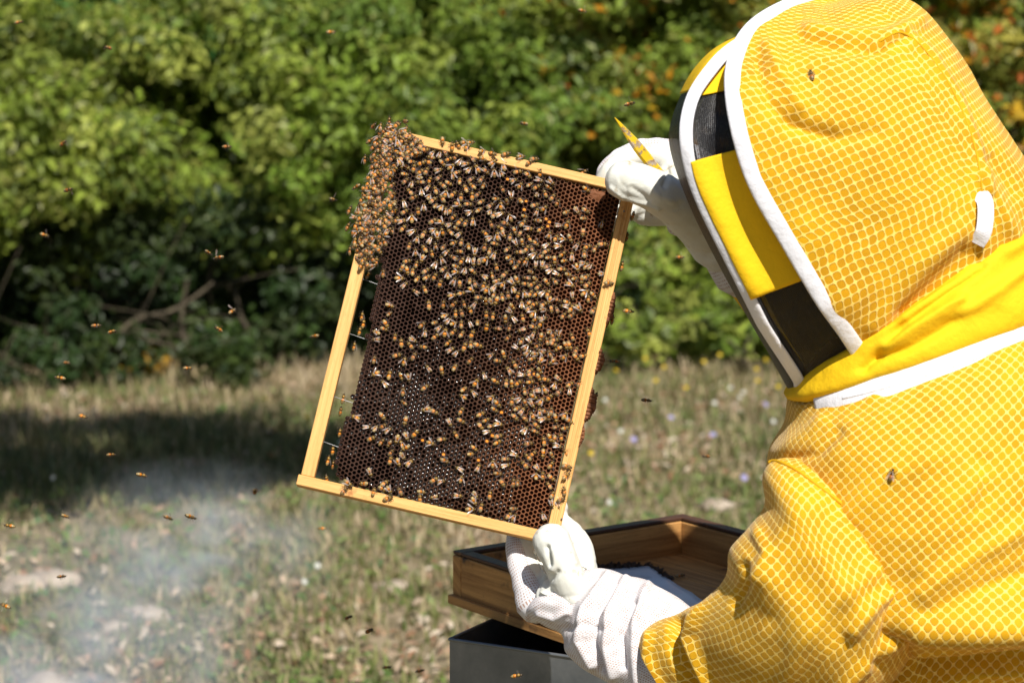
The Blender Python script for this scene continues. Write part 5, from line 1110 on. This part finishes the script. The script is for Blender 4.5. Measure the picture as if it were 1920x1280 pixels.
v, f = tube(k[:, :3], k[:, 3], 24); uv = np.stack([np.tile(np.linspace(0, .09, 24), len(v) // 24), np.repeat(np.linspace(0, .16, len(v) // 24), 24)], -1)
v = v + .0012 * np.stack([noise3(v * 90), noise3(v * 90 + 9), noise3(v * 90 + 5)], -1)
hang(obj('finger_net', mesh('finger_net', v, f, [M['net']], uv=uv)), person)
k = catmull([tuple(P(x, y, d)) + (r,) for x, y, d, r in ((1268, 424, 2.955, .012), (1295, 424, 2.965, .016), (1325, 434, 2.972, .026), (1355, 462, 2.985, .032), (1390, 505, 2.995, .036))], 30)
v, f = tube(k[:, :3], k[:, 3], 28); uv = np.stack([np.tile(np.linspace(0, .2, 28), len(v) // 28), np.repeat(np.linspace(0, .13, len(v) // 28), 28)], -1)
v = v + .002 * np.stack([noise3(v * 50), noise3(v * 50 + 9), noise3(v * 50 + 5)], -1)
hang(obj('gauntlet', mesh('gauntlet', v, f, [M['net']], uv=uv)), person)

# ------------------------------------------------------------------ hive tool
def tool():
    a, b = P(1153, 221, 2.855), P(1262, 360, 2.902); n = 14; L = np.linalg.norm(b - a); T = (b - a) / L; side = np.cross(T, FW); side /= np.linalg.norm(side); dn = np.cross(side, T)
    rows = []
    for i, s in enumerate(np.linspace(0, 1, n)):
        wd = .0066 * min(1, .04 + s * 2.4) ** .8 * (1 if s < .8 else 1 - .1 * (s - .8)); th = .0011 + .0022 * min(1, s * 2)
        c = a + T * L * s; rows.append([c - side * wd - dn * th * .4, c - side * wd * .55 - dn * th, c + side * wd * .8 - dn * th, c + side * wd, c + side * wd * .8 + dn * th, c - side * wd * .8 + dn * th])
    V = np.array(rows).reshape(-1, 3) - b; f = [tuple(q) for q in grid_faces(n, 6, True)] + [tuple(range(5, -1, -1)), tuple(range((n - 1) * 6, n * 6))]
    o = obj('hive_tool', mesh('hive_tool', V, f, [M['tool']], False), label='worn yellow pointed hive tool tucked between thumb and finger of the upper glove', cat='hive tool'); o.location = b
tool()
# pieces that belong to one garment hang under it
def kids(n): return [o for o in list(person.children) if o.name.split('.')[0] == n]
for n in ('veil', 'veil_flap', 'brow_panel', 'brim', 'trim', 'hood_seam', 'loop_tab'):
    for o in kids(n): hang(o, hoodo)
cl_ = kids('collar')[0]
for n in ('zip_tape', 'zip'):
    for o in kids(n): hang(o, cl_)
for o in kids('armhole_seam'): hang(o, sleeve_o)
for n in ('seam', 'finger_net', 'gauntlet'):
    for o in kids(n):
        co = np.array([v.co[:] for v in o.data.vertices[:50]]).mean(0)
        hang(o, min(kids('glove'), key=lambda g: np.linalg.norm(np.array(g.data.vertices[0].co[:]) - co)))
# bees on the suit
for (px, py, a, surf, lb) in ((1523, 143, 100, hood_at, 'honeybee sitting on the yellow mesh hood of the beekeeper'), (1668, 890, 75, (JG, JN), 'honeybee sitting on the yellow mesh shoulder of the beekeeper')):
    p, n = drop(px, py, surf, .0025); bee(bee_matrix(p, heading(a), n, 1.15), .3, lb, dark=2)
